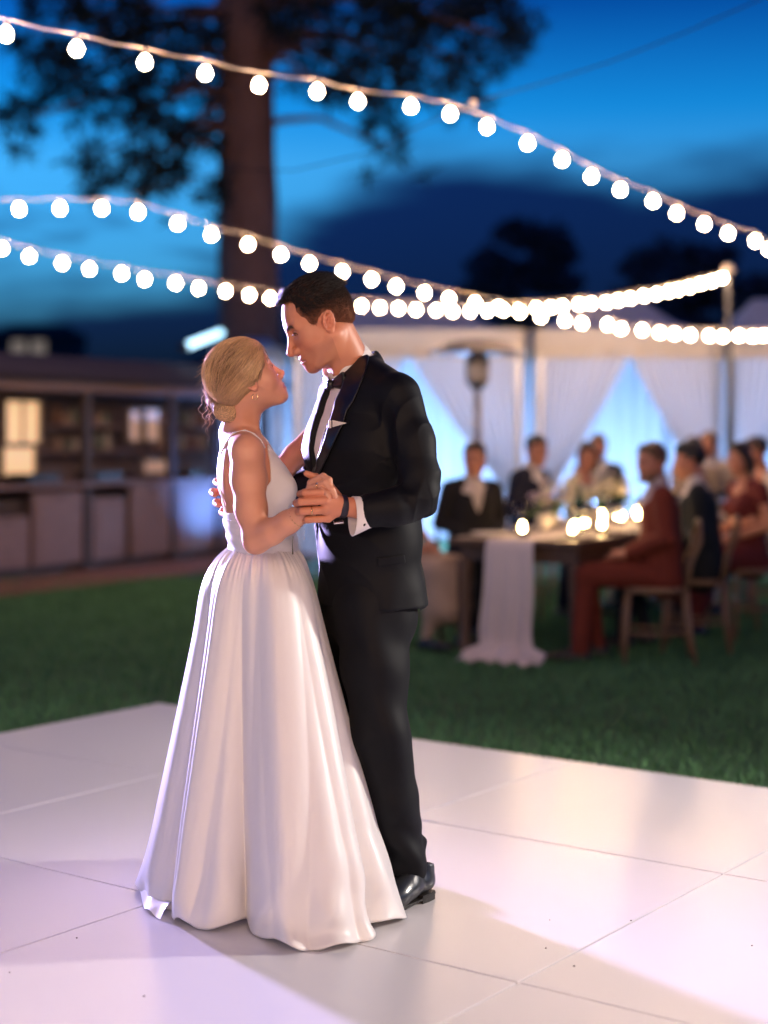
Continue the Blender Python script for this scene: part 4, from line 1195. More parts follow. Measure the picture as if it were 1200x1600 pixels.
    T.chain([P(583, 945, 4.62), P(586, 1040, 4.59), P(594, 1140, 4.57), P(613, 1250, 4.60), P(632, 1335, 4.635), P(636, 1376, 4.635)], [.118, .096, .080, .074, .064, .058], .03)
    T.chain([P(560, 945, 4.76), P(555, 1060, 4.74), P(556, 1160, 4.72), P(570, 1280, 4.78), P(582, 1372, 4.83)], [.115, .092, .078, .068, .058], .03)
    T.sph(P(661, 1316, 4.665), .016, .035); T.sph(P(612, 1352, 4.60), .018, .03)
    T.clip(lambda X, Yy, Z: (.070 - (Yy - 4.6) * .12 - Z) + 0 * X)
    V, Q = T.mesh(); N = vnormals(V, Q)
    z = V[:, 2]
    near = np.clip((4.70 - V[:, 1]) / .05, 0, 1)
    w_ = .0075 * np.sin(z * 42 + V[:, 0] * 30 + 1.5 * waves(V, 8, 8, 1, 4)) * np.exp(-((z - .17) / .10) ** 2)
    w_ += .0060 * np.sin(z * 26 + V[:, 0] * 45 + waves(V, 12, 8, 1, 4)) * np.exp(-((z - .50) / .12) ** 2)
    w_ += .0065 * np.sin((V[:, 0] * 40 + z * 12)) * np.exp(-((z - .78) / .10) ** 2) + .0022 * waves(V * (1, 1, .3), 14, 10, 2, 5)
    attach('trousers', V + N * w_[:, None], Q, wool)
    # --- shoes
    leather = mat('shoe_leather', (.016, .019, .022), .30, var=.15, vscale=40, spec=.6, bump=.04, bscale=120, coat=.3)
    sole_m = mat('shoe_sole', (.014, .012, .011), .55)
    def shoe(h, t):
        h, t = np.array(h), np.array(t); d = unit(t - h); L_ = np.linalg.norm(t - h); s_ = np.array([-d[1], d[0], 0])
        S_ = Field(np.minimum(h, t) - (.08, .08, .02), np.maximum(h, t) + (.08, .08, .16), .0032)
        q = lambda a, z, y=0: h + d * a * L_ + s_ * y + (0, 0, z)
        S_.cap(q(.12, .062), q(.10, .095), .034, .033, 0)
        S_.chain([q(.12, .055), q(.38, .050), q(.55, .040, .003), q(.78, .030, .005), q(.93, .026, .003)], [.034, .036, .036, .033, .020], .02, flat=(0, 0, 1), ratio=.88)
        S_.cap(q(.30, .085), q(.60, .048), .030, .020, .02)
        S_.clip(lambda X, Yy, Z: .010 + .012 * np.clip(1 - ((X - h[0]) * d[0] + (Yy - h[1]) * d[1]) / (L_ * .42), 0, 1) - Z)
        S_.cap(q(.08, .14), q(.09, .105), .026, .027, .004, 's')
        V_, Q_ = S_.mesh(); sh_ = attach('shoe', relax(V_, Q_, 1), Q_, leather)
        so = MB(); out = [(0, .020), (.03, .030), (.15, .0345), (.35, .031), (.5, .033), (.7, .0385), (.85, .034), (.95, .020), (1.0, .004)]
        lo_, up_ = [], []
        for sg in (1, -1):
            for a, w in (out if sg == 1 else out[::-1]):
                zz = .012 * (1 - min(1, a / .42)) if a < .42 else 0.0
                up_.append(q(a, .012 + zz, sg * w) - ro); lo_.append(q(a, (.004 if a > .36 else .008 + .010 * (1 - a / .36)) + .004 * (a > .9), sg * w) - ro)
        so.loft([lo_, up_], True); so.build('sole', sole_m, sh_)
        hl = MB(); rr = [[q(a, z_, y_) - ro for a, y_ in ((.0, .016), (.03, .028), (.15, .033), (.25, .032), (.25, -.032), (.15, -.033), (.03, -.028), (.0, -.016))] for z_ in (.0005, .024)]
        hl.loft(rr, True); hl.build('heel', sole_m, sh_)
    for a, b in ((P(634, 1362, 4.625), (.10, 4.645, .05)), (P(581, 1362, 4.81), (.03, 4.885, .05))):
        MB().tube([a + (0, 0, .03) - ro, a - ro, np.array(b) - ro], [.041, .040, .038], 14).build('sock', mat('sock_knit', (.008, .008, .010), .9), root, smooth=True)
    shoe((.135, 4.680, 0), (-.045, 4.462, 0))
    shoe((.06, 4.90, 0), (-.17, 4.75, 0))
groom()
# ------------------------------------------------------------------ the bride
BF, BR = unit((.985, .17, 0)), unit((.17, -.985, 0))
BH = Frame((-.404, 4.592, 1.533), (.962, .272), R(30), .935)
def unit_rows(a): return a / (np.linalg.norm(a, axis=1, keepdims=True) + 1e-9)
def bride():
    root = empty('person', (-.38, 4.66, 0), label='woman in white satin wedding gown with low blonde bun gazing up at the groom', cat='person', group='couple dancing on the white floor')
    ro = np.array(root.location)
    def attach(name, V, Q, m, col=None, parent=None, **kw):
        return put(name, npmesh(name, V - ro, Q, col), m, parent or root, **kw)
    skin = (.66, .310, .190)
    nb = P(372, 672, 4.655)
    def trunk(F_, g=0.0, k=.04):
        F_.cap(P(384, 712, 4.66), P(394, 752, 4.66), .078 + g, .092 + g, k, flat=BR, ratio=1.55)
        F_.cap(P(394, 752, 4.66), P(403, 800, 4.66), .092 + g, .088 + g, k, flat=BR, ratio=1.35)
        F_.cap(P(403, 800, 4.66), P(411, 848, 4.66), .088 + g, .084 + g, k, flat=BR, ratio=1.28)
        F_.cap(P(411, 848, 4.66), P(414, 920, 4.66), .084 + g, .115 + g, k, flat=BR, ratio=1.3)
        for y in (1, -1): F_.cap(P(424, 752, 4.66) + BR * .062 * y, P(436, 764, 4.66) + BR * .060 * y, .040 + g, .042 + g, .035)
    F = Field((-.60, 4.30, .92), (-.06, 5.03, 1.68), .0025)
    trunk(F)
    # neck and shoulders
    F.cap(BH(-.020, 0, -.05), nb + (0, 0, -.005), .050, .054, .02)
    F.cap(BH(-.015, -.045, -.045), P(402, 690, 4.63), .011, .010, .02)
    for y, a in ((1, P(386, 707, 4.505)), (-1, P(378, 708, 4.815))):
        F.cap(nb + BR * .02 * y + (0, 0, -.02), a + (0, 0, .008), .042, .040, .03)
    for y in (1, -1): F.cap(P(402, 692, 4.64) + BR * .012 * y, P(392, 694, 4.64) + BR * .125 * y, .009, .010, .012)      # collar bones
    for y in (1, -1): F.ell(P(356, 735, 4.66) + BR * .075 * y, (.022, .045, .06), None, .03)                                  # shoulder blades
    # right arm
    F.chain([P(386, 710, 4.505), P(388, 748, 4.485), P(392, 795, 4.465), P(401, 843, 4.450)], [.0470, .0460, .0415, .0350], .03)
    F.chain([P(401, 843, 4.450), P(425, 831, 4.418), P(450, 816, 4.388), P(478, 800, 4.358)], [.0335, .0315, .0280, .0242], .03)
    F.sph(P(397, 851, 4.452), .018, .02)
    # left arm round the groom
    F.chain([P(378, 710, 4.815), P(404, 732, 4.86), P(430, 748, 4.90)], [.048, .044, .037], .02)
    F.chain([P(430, 748, 4.90), P(462, 712, 4.92), P(505, 660, 4.955), P(520, 640, 4.99)], [.037, .037, .027, .024], .015)
    F.cap(P(520, 640, 4.99), P(540, 622, 5.01), .024, .012, .01)
    add_head(F, BH, True, ears=(-1, 1))
    V1, Q1 = F.mesh(); V1 = relax(V1, Q1, 1, .3)
    # legs hidden in the gown
    B = Field((-.62, 4.40, -.01), (-.10, 4.95, 1.02), .014)
    B.cap(P(412, 880, 4.66), P(414, 920, 4.66), .09, .11, .03, flat=BR, ratio=1.3)
    for y in (1, -1):
        B.chain([P(414, 930, 4.66) + BR * .08 * y, P(418, 1150, 4.66) + BR * .07 * y, P(416, 1370, 4.66) + BR * .06 * y], [.08, .05, .032], .03)
        a = P(416, 1370, 4.66) + BR * .06 * y; a[2] = .03
        B.cap(a, a + BF * .15, .028, .022, .02)
    V2, Q2 = B.mesh()
    # right hand, held in the groom's left
    K = Field(P(440, 840, 4.38) - (0, .10, 0), P(545, 715, 4.44) + (0, .02, 0), .0016)
    K.cap(P(462, 808, 4.375), P(481, 798, 4.362), .0300, .0235, 0)
    K.cap(P(481, 798, 4.366), P(489, 770, 4.368), .0235, .0220, .01)
    mc = [P(486, 755, 4.356), P(485, 764, 4.350), P(488, 773, 4.350)]
    for m_ in mc: K.cap(P(487, 780, 4.366), m_, .018, .0105, .01)
    fingers(K, [([mc[0], P(505, 744.5, 4.340), P(514.5, 750, 4.330), P(516, 759, 4.326)], [.0110, .0098, .0088, .0075]),
                ([mc[1], P(508, 754.5, 4.328), P(519, 765, 4.318), P(523.5, 775, 4.3165)], [.0110, .0098, .0088, .0076]),
                ([mc[2], P(503, 765, 4.326), P(511, 772, 4.316), P(515, 779, 4.316)], [.0105, .0092, .0082, .0070])], .0028)
    K.cap(P(488, 782, 4.375), P(500, 768, 4.385), .014, .009, .008)
    V3, Q3 = K.mesh()
    V, Q = joinmesh([(V1, Q1), (V2, Q2), (V3, Q3)])
    col = np.tile(np.array(skin), (len(V), 1))
    Lh = BH.loc(V1); hc = head_tint(Lh, skin, True); w = np.clip((Lh[:, 2] + .12) / .02, 0, 1) * (np.abs(Lh[:, 1]) < .1) * (Lh[:, 0] < .14); col[:len(V1)] = lerp(col[:len(V1)], hc, w[:, None])
    col *= (1 + .03 * waves(V, 3, 10, 6, 20)[:, None])
    face_hair(attach('body', V, Q, SKIN, np.clip(col, 0, 1)), ro, BH, (.040, .024, .016), True)

    # --- gown
    satin = mat('gown_satin', (.88, .855, .845), .38, var=.02, vscale=6, sheen=.25, spec=.42, bump=.22, bscale=11, translucent=.10, bdist=.012, stretch=(1, 1, .28))
    Db = Field((-.64, 4.40, 1.0), (-.14, 4.95, 1.40), .0030)
    trunk(Db, .005)
    cen = P(400, 770, 4.66)
    def region(X, Yy, Z):
        a = (X - cen[0]) * BF[0] + (Yy - cen[1]) * BF[1]; b = (X - cen[0]) * BR[0] + (Yy - cen[1]) * BR[1]
        edge = np.interp(Z, [1.0, 1.125, 1.145, 1.19, 1.24, 1.30, 1.36], [-1, -1, -.075, -.012, .030, .030, .026])
        neck = (Z - 1.235) * .62 - np.abs(b)                 # V neck between the cups
        top = Z - 1.345
        arm_ = (np.abs(b) - np.interp(Z, [1.20, 1.34], [.16, .125]))
        return np.maximum(np.maximum(np.maximum(edge - a, neck), top), np.maximum(1.030 - Z + 0 * a, arm_))
    Db.clip(region)
    Vd, Qd = Db.mesh(); Vd = relax(Vd, Qd, 1, .4)
    N = vnormals(Vd, Qd); Vd = Vd + N * (.0012 * waves(Vd, 5, 10, 4, 14))[:, None]
    gown = attach('gown_bodice', Vd, Qd, satin)
    # waistband
    Wb = Field((-.64, 4.40, 1.0), (-.14, 4.95, 1.20), .0030); trunk(Wb, .0085)
    Wb.clip(lambda X, Yy, Z: np.maximum(Z - (1.125 - .02 * (X + .4)), 1.028 - Z) + 0 * Yy)
    Vw, Qw = Wb.mesh(); Nw = vnormals(Vw, Qw)
    Vw = Vw + Nw * (.0014 * np.sin(Vw[:, 2] * 160 + 2.0 * waves(Vw, 7, 6, 2, 5)))[:, None]
    attach('waistband', relax(Vw, Qw, 1, .3), Qw, satin)
    # straps
    sp = [(413, 700, 4.575), (404, 690, 4.56), (393, 683, 4.55), (382, 681, 4.55), (371, 684, 4.56), (361, 693, 4.575), (354, 706, 4.59), (351, 722, 4.60), (351, 745, 4.60), (353, 770, 4.60), (357, 806, 4.60)]
    MB().tube(list(project(F, [P(*q) for q in sp], .0015) - ro), .0030, 6).build('strap', satin, root, smooth=True)
    sp2 = [(416, 702, 4.72), (405, 690, 4.75), (392, 684, 4.77), (378, 684, 4.77), (362, 692, 4.76), (350, 712, 4.74), (346, 760, 4.72), (355, 806, 4.72)]
    MB().tube(list(project(F, [P(*q) for q in sp2], .0015) - ro), .0030, 6).build('strap', satin, root, smooth=True)
    # skirt: gathered at the waist, deep folds, hem lying on the floor
    hem = [G(616, 1466), G(556, 1484), G(500, 1490), G(440, 1488), G(385, 1462), G(320, 1452), G(262, 1446), G(246, 1420), G(236, 1372)]
    hem = [np.array(h[:2]) for h in hem] + [np.array(q) for q in ((-.74, 5.06), (-.64, 5.16), (-.45, 5.16), (-.20, 5.10), (-.03, 4.92), (.015, 4.70), (.035, 4.45))]
    cw, ch = P(411, 852, 4.66), np.array([-.375, 4.665, 0])
    nth, nt = 720, 150
    th = np.linspace(0, 2 * np.pi, nth, False)
    ha = np.array([math.atan2(h[1] - ch[1], h[0] - ch[0]) for h in hem]) % (2 * np.pi); hr = np.array([np.hypot(*(h - ch[:2])) for h in hem])
    o = np.argsort(ha); ha, hr = ha[o], hr[o]
    rh = np.interp(th, np.concatenate([ha - 2 * np.pi, ha, ha + 2 * np.pi]), np.tile(hr, 3))
    rh = rh - .022
    for _ in range(10): rh = (np.roll(rh, 1) + rh + np.roll(rh, -1)) / 3
    # folds: ridges at chosen headings (radians), each a rounded cone narrowing to the waist
    r = np.random.default_rng(12)
    valleys = [(-2.36, .018, .05), (-1.42, .020, .05), (-.95, .024, .06), (-2.60, .095, .13), (-1.66, .105, .11), (-1.18, .030, .09), (-.72, .110, .10), (-2.05, .022, .10), (-.10, .06, .11), (.4, .06, .12), (1.0, .08, .13), (1.55, .07, .12), (2.1, .08, .13), (2.72, .055, .10)]
    D = np.zeros((nt, nth)); tt = np.linspace(0, 1, nt)
    for (a, dep, wd) in valleys:
        bend = .16 * r.normal()
        for i, t in enumerate(tt):
            d = (th - a - bend * (t - .8) + np.pi) % (2 * np.pi) - np.pi
            D[i] -= dep * (t ** 1.05) * np.exp(-(np.abs(d) / (wd * (1.25 - .25 * t))) ** 1.35)
    D += .033 * (tt ** 1.05)[:, None]
    # fine gathers below the waistband
    ph = r.uniform(0, 6.28, 8)
    gath = sum(np.sin(th * k + p_) * w_ for k, p_, w_ in zip((27, 34, 45, 58, 71, 22, 39, 83), ph, (1, .8, .8, .7, .5, .9, .7, .4))) / 2.6
    long_ = sum(np.sin(th * k + p_) for k, p_ in zip((13, 19, 24), ph)) / 2
    V = np.zeros((nt, nth, 3))
    rw_f, rw_s = .088, .112
    fa = math.atan2(BF[1], BF[0])
    rw = 1 / np.sqrt((np.cos(th - fa) / rw_f) ** 2 + (np.sin(th - fa) / rw_s) ** 2) + .004
    for i, t in enumerate(tt):
        z = lerp(cw[2] - .002, .004, t ** .98)
        c_ = lerp(cw, ch, t ** 1.0); 
        # silhouette: quick swell over the hips, then a straight cone, then a little flare on the floor
        s_ = .275 * (1 - math.exp(-t / .055)) + .725 * t ** 1.02
        back = np.clip(np.cos(th - 2.75), 0, 1) ** 1.5                                    # fuller at the back
        swell = (.010 * back + .004) * math.exp(-((t - .085) / .10) ** 2)
        front = np.clip(np.cos(th + .15), 0, 1) ** 1.5
        s2 = s_ * (1 - front) + front * (.11 * (1 - math.exp(-t / .05)) + .89 * t ** 1.0)
        rad = rw + (rh - rw) * s2 + swell + D[i] + .0042 * gath * math.exp(-((t - .03) / .035) ** 2) + .0008 * gath * math.exp(-t / .12) + .0016 * long_ * t
        if t > .93: rad = rad + (.010 * np.sin(th * 9 + 1) + .003 * np.sin(th * 23)) * ((t - .93) / .07) ** 1.5
        V[i, :, 0] = c_[0] + rad * np.cos(th); V[i, :, 1] = c_[1] + rad * np.sin(th); V[i, :, 2] = z
    # crumple where the gown rests on the floor
    flat_ = V.reshape(-1, 3); tz = np.repeat(tt, nth)
    cr = np.clip((tz - .72) / .28, 0, 1)
    nrm = np.stack([np.cos(np.tile(th, nt)), np.sin(np.tile(th, nt)), np.zeros(nt * nth)], 1)
    q = waves(flat_ * (1, 1, 1.4), 31, 14, 1.5, 5.0); q = np.sin(q * 1.6)
    fr_ = np.clip(np.cos(np.tile(th, nt) + 1.15), 0, 1)
    flat_ += nrm * ((.006 + .019 * fr_) * cr ** 1.2 * q)[:, None]
    hem_lift = np.clip((tz - .9) / .1, 0, 1)
    flat_[:, 2] += .010 * hem_lift * (1 + np.sin(np.tile(th, nt) * 17 + 1.3 * np.sin(np.tile(th, nt) * 5)))
    i0 = np.arange((nt - 1) * nth); j = (i0 % nth + 1) % nth + (i0 // nth) * nth
    Qs = np.stack([i0, i0 + nth, j + nth, j], 1)
    skirt = attach('gown_skirt', flat_, Qs, satin)
    sm = skirt.modifiers.new('thickness', 'SOLIDIFY'); sm.thickness = .003; sm.offset = -1
    # folds of the hem lying on the floor
    def puddle(pts, h_, wv, seed):
        rr = np.random.default_rng(seed); rows = []; n = len(pts)
        for k in range(9):
            s_ = k / 8; row = []
            for i_ in range(40):
                f = i_ / 39 * (n - 1); a = min(int(f), n - 2); p = lerp(np.array(pts[a][0]), np.array(pts[a + 1][0]), f - a); q_ = lerp(np.array(pts[a][1]), np.array(pts[a + 1][1]), f - a)
                m_ = lerp(p, q_, s_)
                zz = h_ * math.sin(math.pi * (.12 + .85 * s_)) * (.70 + .30 * math.sin(i_ * .22 + seed)) + .006 * math.sin(i_ * .38 + s_ * 3) + .004
                row.append(np.array([m_[0], m_[1], max(zz, .003)]) - ro)
            rows.append(row)
        b_ = MB(); b_.loft(rows, False, False); b_.build('hem_fold', satin, skirt, smooth=True)
    g2 = lambda a, b: G(a, b)[:2]
    puddle([(g2(250, 1372), g2(226, 1376)), (g2(256, 1385), g2(219, 1400)), (g2(264, 1410), g2(226, 1424)), (g2(276, 1425), g2(250, 1438))], .05, 1, 4)
    # bow tails hanging from the waist
    tm = mat('silver_chain', (.8, .76, .72), .25, metal=.6)
    # --- hair
    blond = np.array([.50, .315, .17])
    Fh = Field(BH.o - .20, BH.o + .19, .0024); E = lambda c_, r_, k_=.012: Fh.ell(BH(*c_), np.array(r_) * BH.s, BH.R, k_)
    E((-.008, 0, .040), (.107, .087, .094), 0)
    E((-.060, 0, .010), (.046, .064, .060), .02)
    E((-.004, 0, .004), (.048, .0925, .038), .012)
    Fs = Field(Fh.lo, Fh.lo + (Fh.n - 1) * Fh.h, Fh.h); Fs.f = Fh.f.copy()
    hp = [(.135, .105), (.100, .088), (.086, .060), (.070, .036), (.048, .014), (.030, -.004), (.020, -.017), (.004, -.024), (-.012, -.034), (-.025, -.052), (-.045, -.068), (-.085, -.075), (-.15, -.06), (-.15, .17), (.125, .17)]
    def hclip(X, Yy, Z):
        X = X + 0 * Yy + 0 * Z; q_ = np.stack([X, Yy + 0 * X, Z + 0 * X], -1); L = ((q_ - BH.o) @ BH.R) / BH.s
        return poly_sdf(L[..., 0], L[..., 2], hp) * BH.s
    Fh.clip(hclip)
    Vr, Qr = Fh.mesh(); Vr = relax(Vr, Qr, 2, .4)
    hair = attach('hair', Vr, Qr, HAIRBASE, np.tile(blond * .40, (len(Vr), 1)))
    bun = P(356, 640, 4.600)
    bl = BH.loc(bun)
    Bn = Field(bun - .08, bun + .08, .0028)
    Bn.ell(bun, (.039, .038, .038), None, 0); Bn.ell(bun + (-.012, .028, .014), (.036, .036, .036), None, .02); Bn.cap(P(345, 612, 4.62), bun + (-.004, .02, .01), .03, .03, .02)
    Vb, Qb = Bn.mesh(); attach('bun', Vb, Qb, HAIRBASE, np.tile(blond * .32, (len(Vb), 1)), hair)
    paths, cols, rad = [], [], []
    ctr = np.array([-.006, 0, .034]); er = np.array([.109, .089, .096])
    def on_shell(p, lift):
        d = (p - ctr) / er; d = d / np.linalg.norm(d); return ctr + d * (er + lift)
    raw, meta = [], []
    nS, nP = 5600, 14
    for i in range(nS):
        side = -1 if r.random() < .70 else 1
        k = r.random()
        if k < .60:      # from the hairline back to the bun
            a = r.random(); hx = np.interp(a, [0, .25, .5, .75, 1], [.098, .086, .072, .054, .018]); hz = np.interp(a, [0, .25, .5, .75, 1], [.090, .064, .042, .018, -.016])
            st = np.array([hx + r.normal() * .002, side * (.004 + .077 * math.sqrt(max(0, 1 - (hx / .109) ** 2)) * (.55 + .45 * a)), hz + r.normal() * .002])
            if a < .18: st[1] = side * r.uniform(0, .045)
        else:            # from the parting on top
            x = r.uniform(-.085, .090); st = np.array([x, side * r.uniform(0, .02), .034 + .091 * math.sqrt(max(0, 1 - (x / .107) ** 2))])
        en = bl + np.array([r.normal() * .010 - .006, r.normal() * .012 + (.03 if side > 0 else .0), .018 + r.normal() * .012])
        mid = lerp(st, en, .45) + np.array([-.016 + r.normal() * .004, side * .03, .022 + .016 * r.random()])
        phi_ = math.atan2(st[2] - bl[2], st[0] - bl[0]) if k < .60 else 1.15 + st[0] * 9.0
        lid = int((phi_ + 4) / .06) + (500 if side > 0 else 0); lock = math.sin(lid * 12.9898) * 43758.5453; lock = 2 * (lock - math.floor(lock)) - 1
        lift = .0006 + .0050 * (.5 + .5 * lock) + r.uniform(0, .0022)
        wav, wa_ = r.uniform(0, 6.28), r.uniform(0, .0012)
        T_ = np.linspace(0, 1, nP)[:, None]
        q_ = (1 - T_) ** 2 * st + 2 * T_ * (1 - T_) * mid + T_ ** 2 * en + np.array([0, 0, 1.0]) * wa_ * np.sin(T_ * 12 + wav)
        raw.append(q_); meta.append((lift, lock, side))
    raw = np.array(raw); allp = BH.o + BH.s * (raw.reshape(-1, 3) @ BH.R.T)
    # push the paths out radially first, then settle them on the shell
    d_ = (raw.reshape(-1, 3) - ctr) / er; d_ /= np.linalg.norm(d_, axis=1, keepdims=True)
    outp = BH.o + BH.s * ((ctr + d_ * er) @ BH.R.T)
    tt_ = np.tile(np.linspace(0, 1, nP), nS); lifts = np.repeat([m_[0] for m_ in meta], nP) * np.clip(tt_ / .12, .15, 1)
    prj = project(Fs, outp, 0.0, 5)
    nrm_ = unit_rows(prj - BH(*ctr)); prj = prj + nrm_ * lifts[:, None]
    wgt = np.clip((tt_ - .72) / .28, 0, 1)[:, None] ** 2
    res = (prj * (1 - wgt) + allp * wgt).reshape(nS, nP, 3)
    for i in range(nS):
        v = r.uniform(.72, 1.25); c_ = blond * v * np.array([1, r.uniform(.95, 1.04), r.uniform(.88, 1.12)]) * (1 + .55 * meta[i][1])
        paths.append(res[i]); cols.append(np.clip(c_, .01, .9)); rad.append(r.uniform(.0006, .0011))
    # swirl of the bun
    for i in range(750):
        ax = unit(np.array([-.15, -1, .12]) + r.normal(size=3) * .10); u_ = unit(np.cross(ax, (0, 0, 1.0))); w_ = np.cross(u_, ax)
        layer = r.random(); R0 = .041 * (1 - .75 * layer) + r.normal() * .0012; a0 = r.uniform(0, 6.28); turns = r.uniform(.5, 1.1); pts = []
        for t in np.linspace(0, 1, 11):
            rr_ = max(.003, R0 - .010 * t); a = a0 + turns * 6.28 * t
            hh_ = .041 * math.sqrt(max(0, 1 - (rr_ / .0435) ** 2)) + .002 * math.sin(rr_ * 900)
            pts.append(bun + ax * (hh_ * .92) + rr_ * (math.cos(a) * u_ + .97 * math.sin(a) * w_))
        paths.append(np.array(pts)); cols.append(blond * r.uniform(.85, 1.35) * (1 + .40 * math.sin(R0 * 900))); rad.append(r.uniform(.0008, .0014))
    # twist along the back of the head and loose curls down the nape
    for i in range(420):
        st = P(330 + r.normal() * 3, 585 + r.normal() * 6, 4.63 + r.uniform(-.03, .06)); en = bun + np.array([-.014 + r.normal() * .010, r.uniform(-.01, .05), .0 + r.normal() * .014])
        ph_ = r.uniform(0, 6.28); pts = []
        for t in np.linspace(0, 1, 12):
            q_ = lerp(st, en, t) + np.array([-.020 * math.sin(math.pi * t), 0, 0]) + .007 * np.array([math.cos(ph_ + 9 * t), math.sin(ph_ + 9 * t), .4 * math.cos(ph_ + 9 * t)])
            pts.append(q_)
        paths.append(np.array(pts)); cols.append(blond * r.uniform(.6, 1.35)); rad.append(r.uniform(.0006, .0012))
    for i in range(18):
        st = P(331 + r.normal() * 6, 615 + r.normal() * 24, 4.66 + r.uniform(-.05, .05)); ln = r.uniform(.03, .09); ph_ = r.uniform(0, 6.28); cu = r.uniform(.004, .010); pts = []; fr = r.uniform(7, 13)
        for t in np.linspace(0, 1, 16):
            pts.append(st + np.array([-.012 * math.sin(2.6 * t) + cu * math.cos(ph_ + fr * t) * t ** .5, cu * math.sin(ph_ + fr * t), -ln * t]))
        paths.append(np.array(pts)); cols.append(blond * r.uniform(.9, 1.5)); rad.append(r.uniform(.0005, .0010))
    for i in range(120):   # flyaways on the crown and nape
        a = r.uniform(.6, 3.4); p0 = on_shell(np.array([.1 * math.cos(a), r.uniform(-.05, .05), .034 + .1 * math.sin(a)]), .002); d_ = unit(p0 - ctr + r.normal(size=3) * .05) * r.uniform(.004, .012) + np.array([-.02, 0, 0]) * r.random()
        pts = [BH(*(p0 + d_ * t + np.array([-.012 * t * t, 0, .003 * math.sin(5 * t)]))) for t in np.linspace(0, 1, 6)]
        paths.append(np.array(pts)); cols.append(blond * r.uniform(.8, 1.3)); rad.append(.0003)
    strands([p - ro for p in paths], rad, 'hair_strands', cols, hair)
    # flower comb in the hair
    pet = mat('petal', (.80, .70, .66), .5, var=.05)
    for (px, py, Y_, s_) in ((336, 584, 4.555, .0085), (333, 594, 4.553, .0085), (338, 610, 4.552, .009), (331, 604, 4.56, .006)):
        fl = MB(); c0 = P(px, py, Y_)
        for k in range(5):
            a = k * 1.257 + px; d_ = np.array([math.cos(a), 0, math.sin(a)]); s2 = np.array([-math.sin(a), 0, math.cos(a)]); nn = np.array([-.25, -.95, .1])
            ring_ = [c0 - ro + d_ * s_ * q0 + s2 * s_ * q1 + nn * s_ * q2 for q0, q1, q2 in ((.05, .08, .1), (.55, .42, .25), (1.05, .28, .45), (1.15, 0, .5), (1.05, -.28, .45), (.55, -.42, .25), (.05, -.08, .1))]
            fl.add(ring_ + [c0 - ro + d_ * s_ * .6 + nn * s_ * .12], [(j_, j_ + 1, 7) for j_ in range(6)])
        fl.build('hair_flower', pet, hair, smooth=True)
    # earring, bracelets, ring, hanging ribbon beads
    gold = mat('gold', (.85, .58, .28), .22, metal=1.0)
    ec = P(398, 620, 4.516) - ro
    MB().tube([ec + (.0075 * math.sin(a), 0, .0085 * math.cos(a)) for a in np.linspace(.5, 5.9, 14)], .0012, 6).build('earring', gold, root, smooth=True)
    def bracelet(p, axis, r_, t, bead=0):
        axis = unit(axis); u_ = unit(np.cross(axis, (0, .1, 1.0))); w_ = np.cross(axis, u_)
        b_ = MB().tube([p + r_ * (math.cos(a) * u_ + math.sin(a) * w_) for a in np.linspace(0, 6.283, 32)], t, 6, False).build('bracelet', gold, root, smooth=True)
        for k in range(bead):
            a = 6.283 * k / bead; q_ = p + (r_ + .0005) * (math.cos(a) * u_ + math.sin(a) * w_)
            MB().lathe([(.0004, -.0022), (.0022, 0), (.0004, .0022)], 6, q_).build('bead', gold, b_)
    fa_ = P(478, 799, 4.358) - P(450, 815, 4.388)
    bracelet(P(447, 817, 4.391) - ro, fa_ + (0, 0, -.01), .0315, .0011)
    bracelet(P(463, 808, 4.374) - ro, fa_ + (.004, 0, .006), .0285, .0013, 16)
    MB().tube([P(458, 838, 4.36) - ro, P(457, 850, 4.36) - ro, P(457.5, 866, 4.36) - ro], [.0008, .0008, .0022], 6).build('bracelet_chain', gold, root)
    MB().tube([P(476, 826, 4.35) - ro, P(475, 836, 4.35) - ro, P(475.5, 843, 4.35) - ro], [.0008, .0008, .0024], 6).build('bracelet_chain', tm, root)
    q_ = P(497.5, 759, 4.3365); ad = unit(P(508, 754.5, 4.328) - mc[1]); u_ = unit(np.cross(ad, (0, 0, 1.0))); w_ = np.cross(ad, u_)
    rg = MB().tube([q_ - ro + .0112 * (math.cos(a) * u_ + math.sin(a) * w_) for a in np.linspace(0, 6.283, 20)], .0011, 6, False).build('engagement_ring', gold, root, smooth=True)
    MB().lathe([(.0005, -.003), (.0036, .0005), (.0028, .0022), (.0003, .0024)], 8, P(495.5, 755, 4.3225) - ro).build('stone', mat('gem', (.55, .5, .55), .05, metal=.4), rg)
bride()
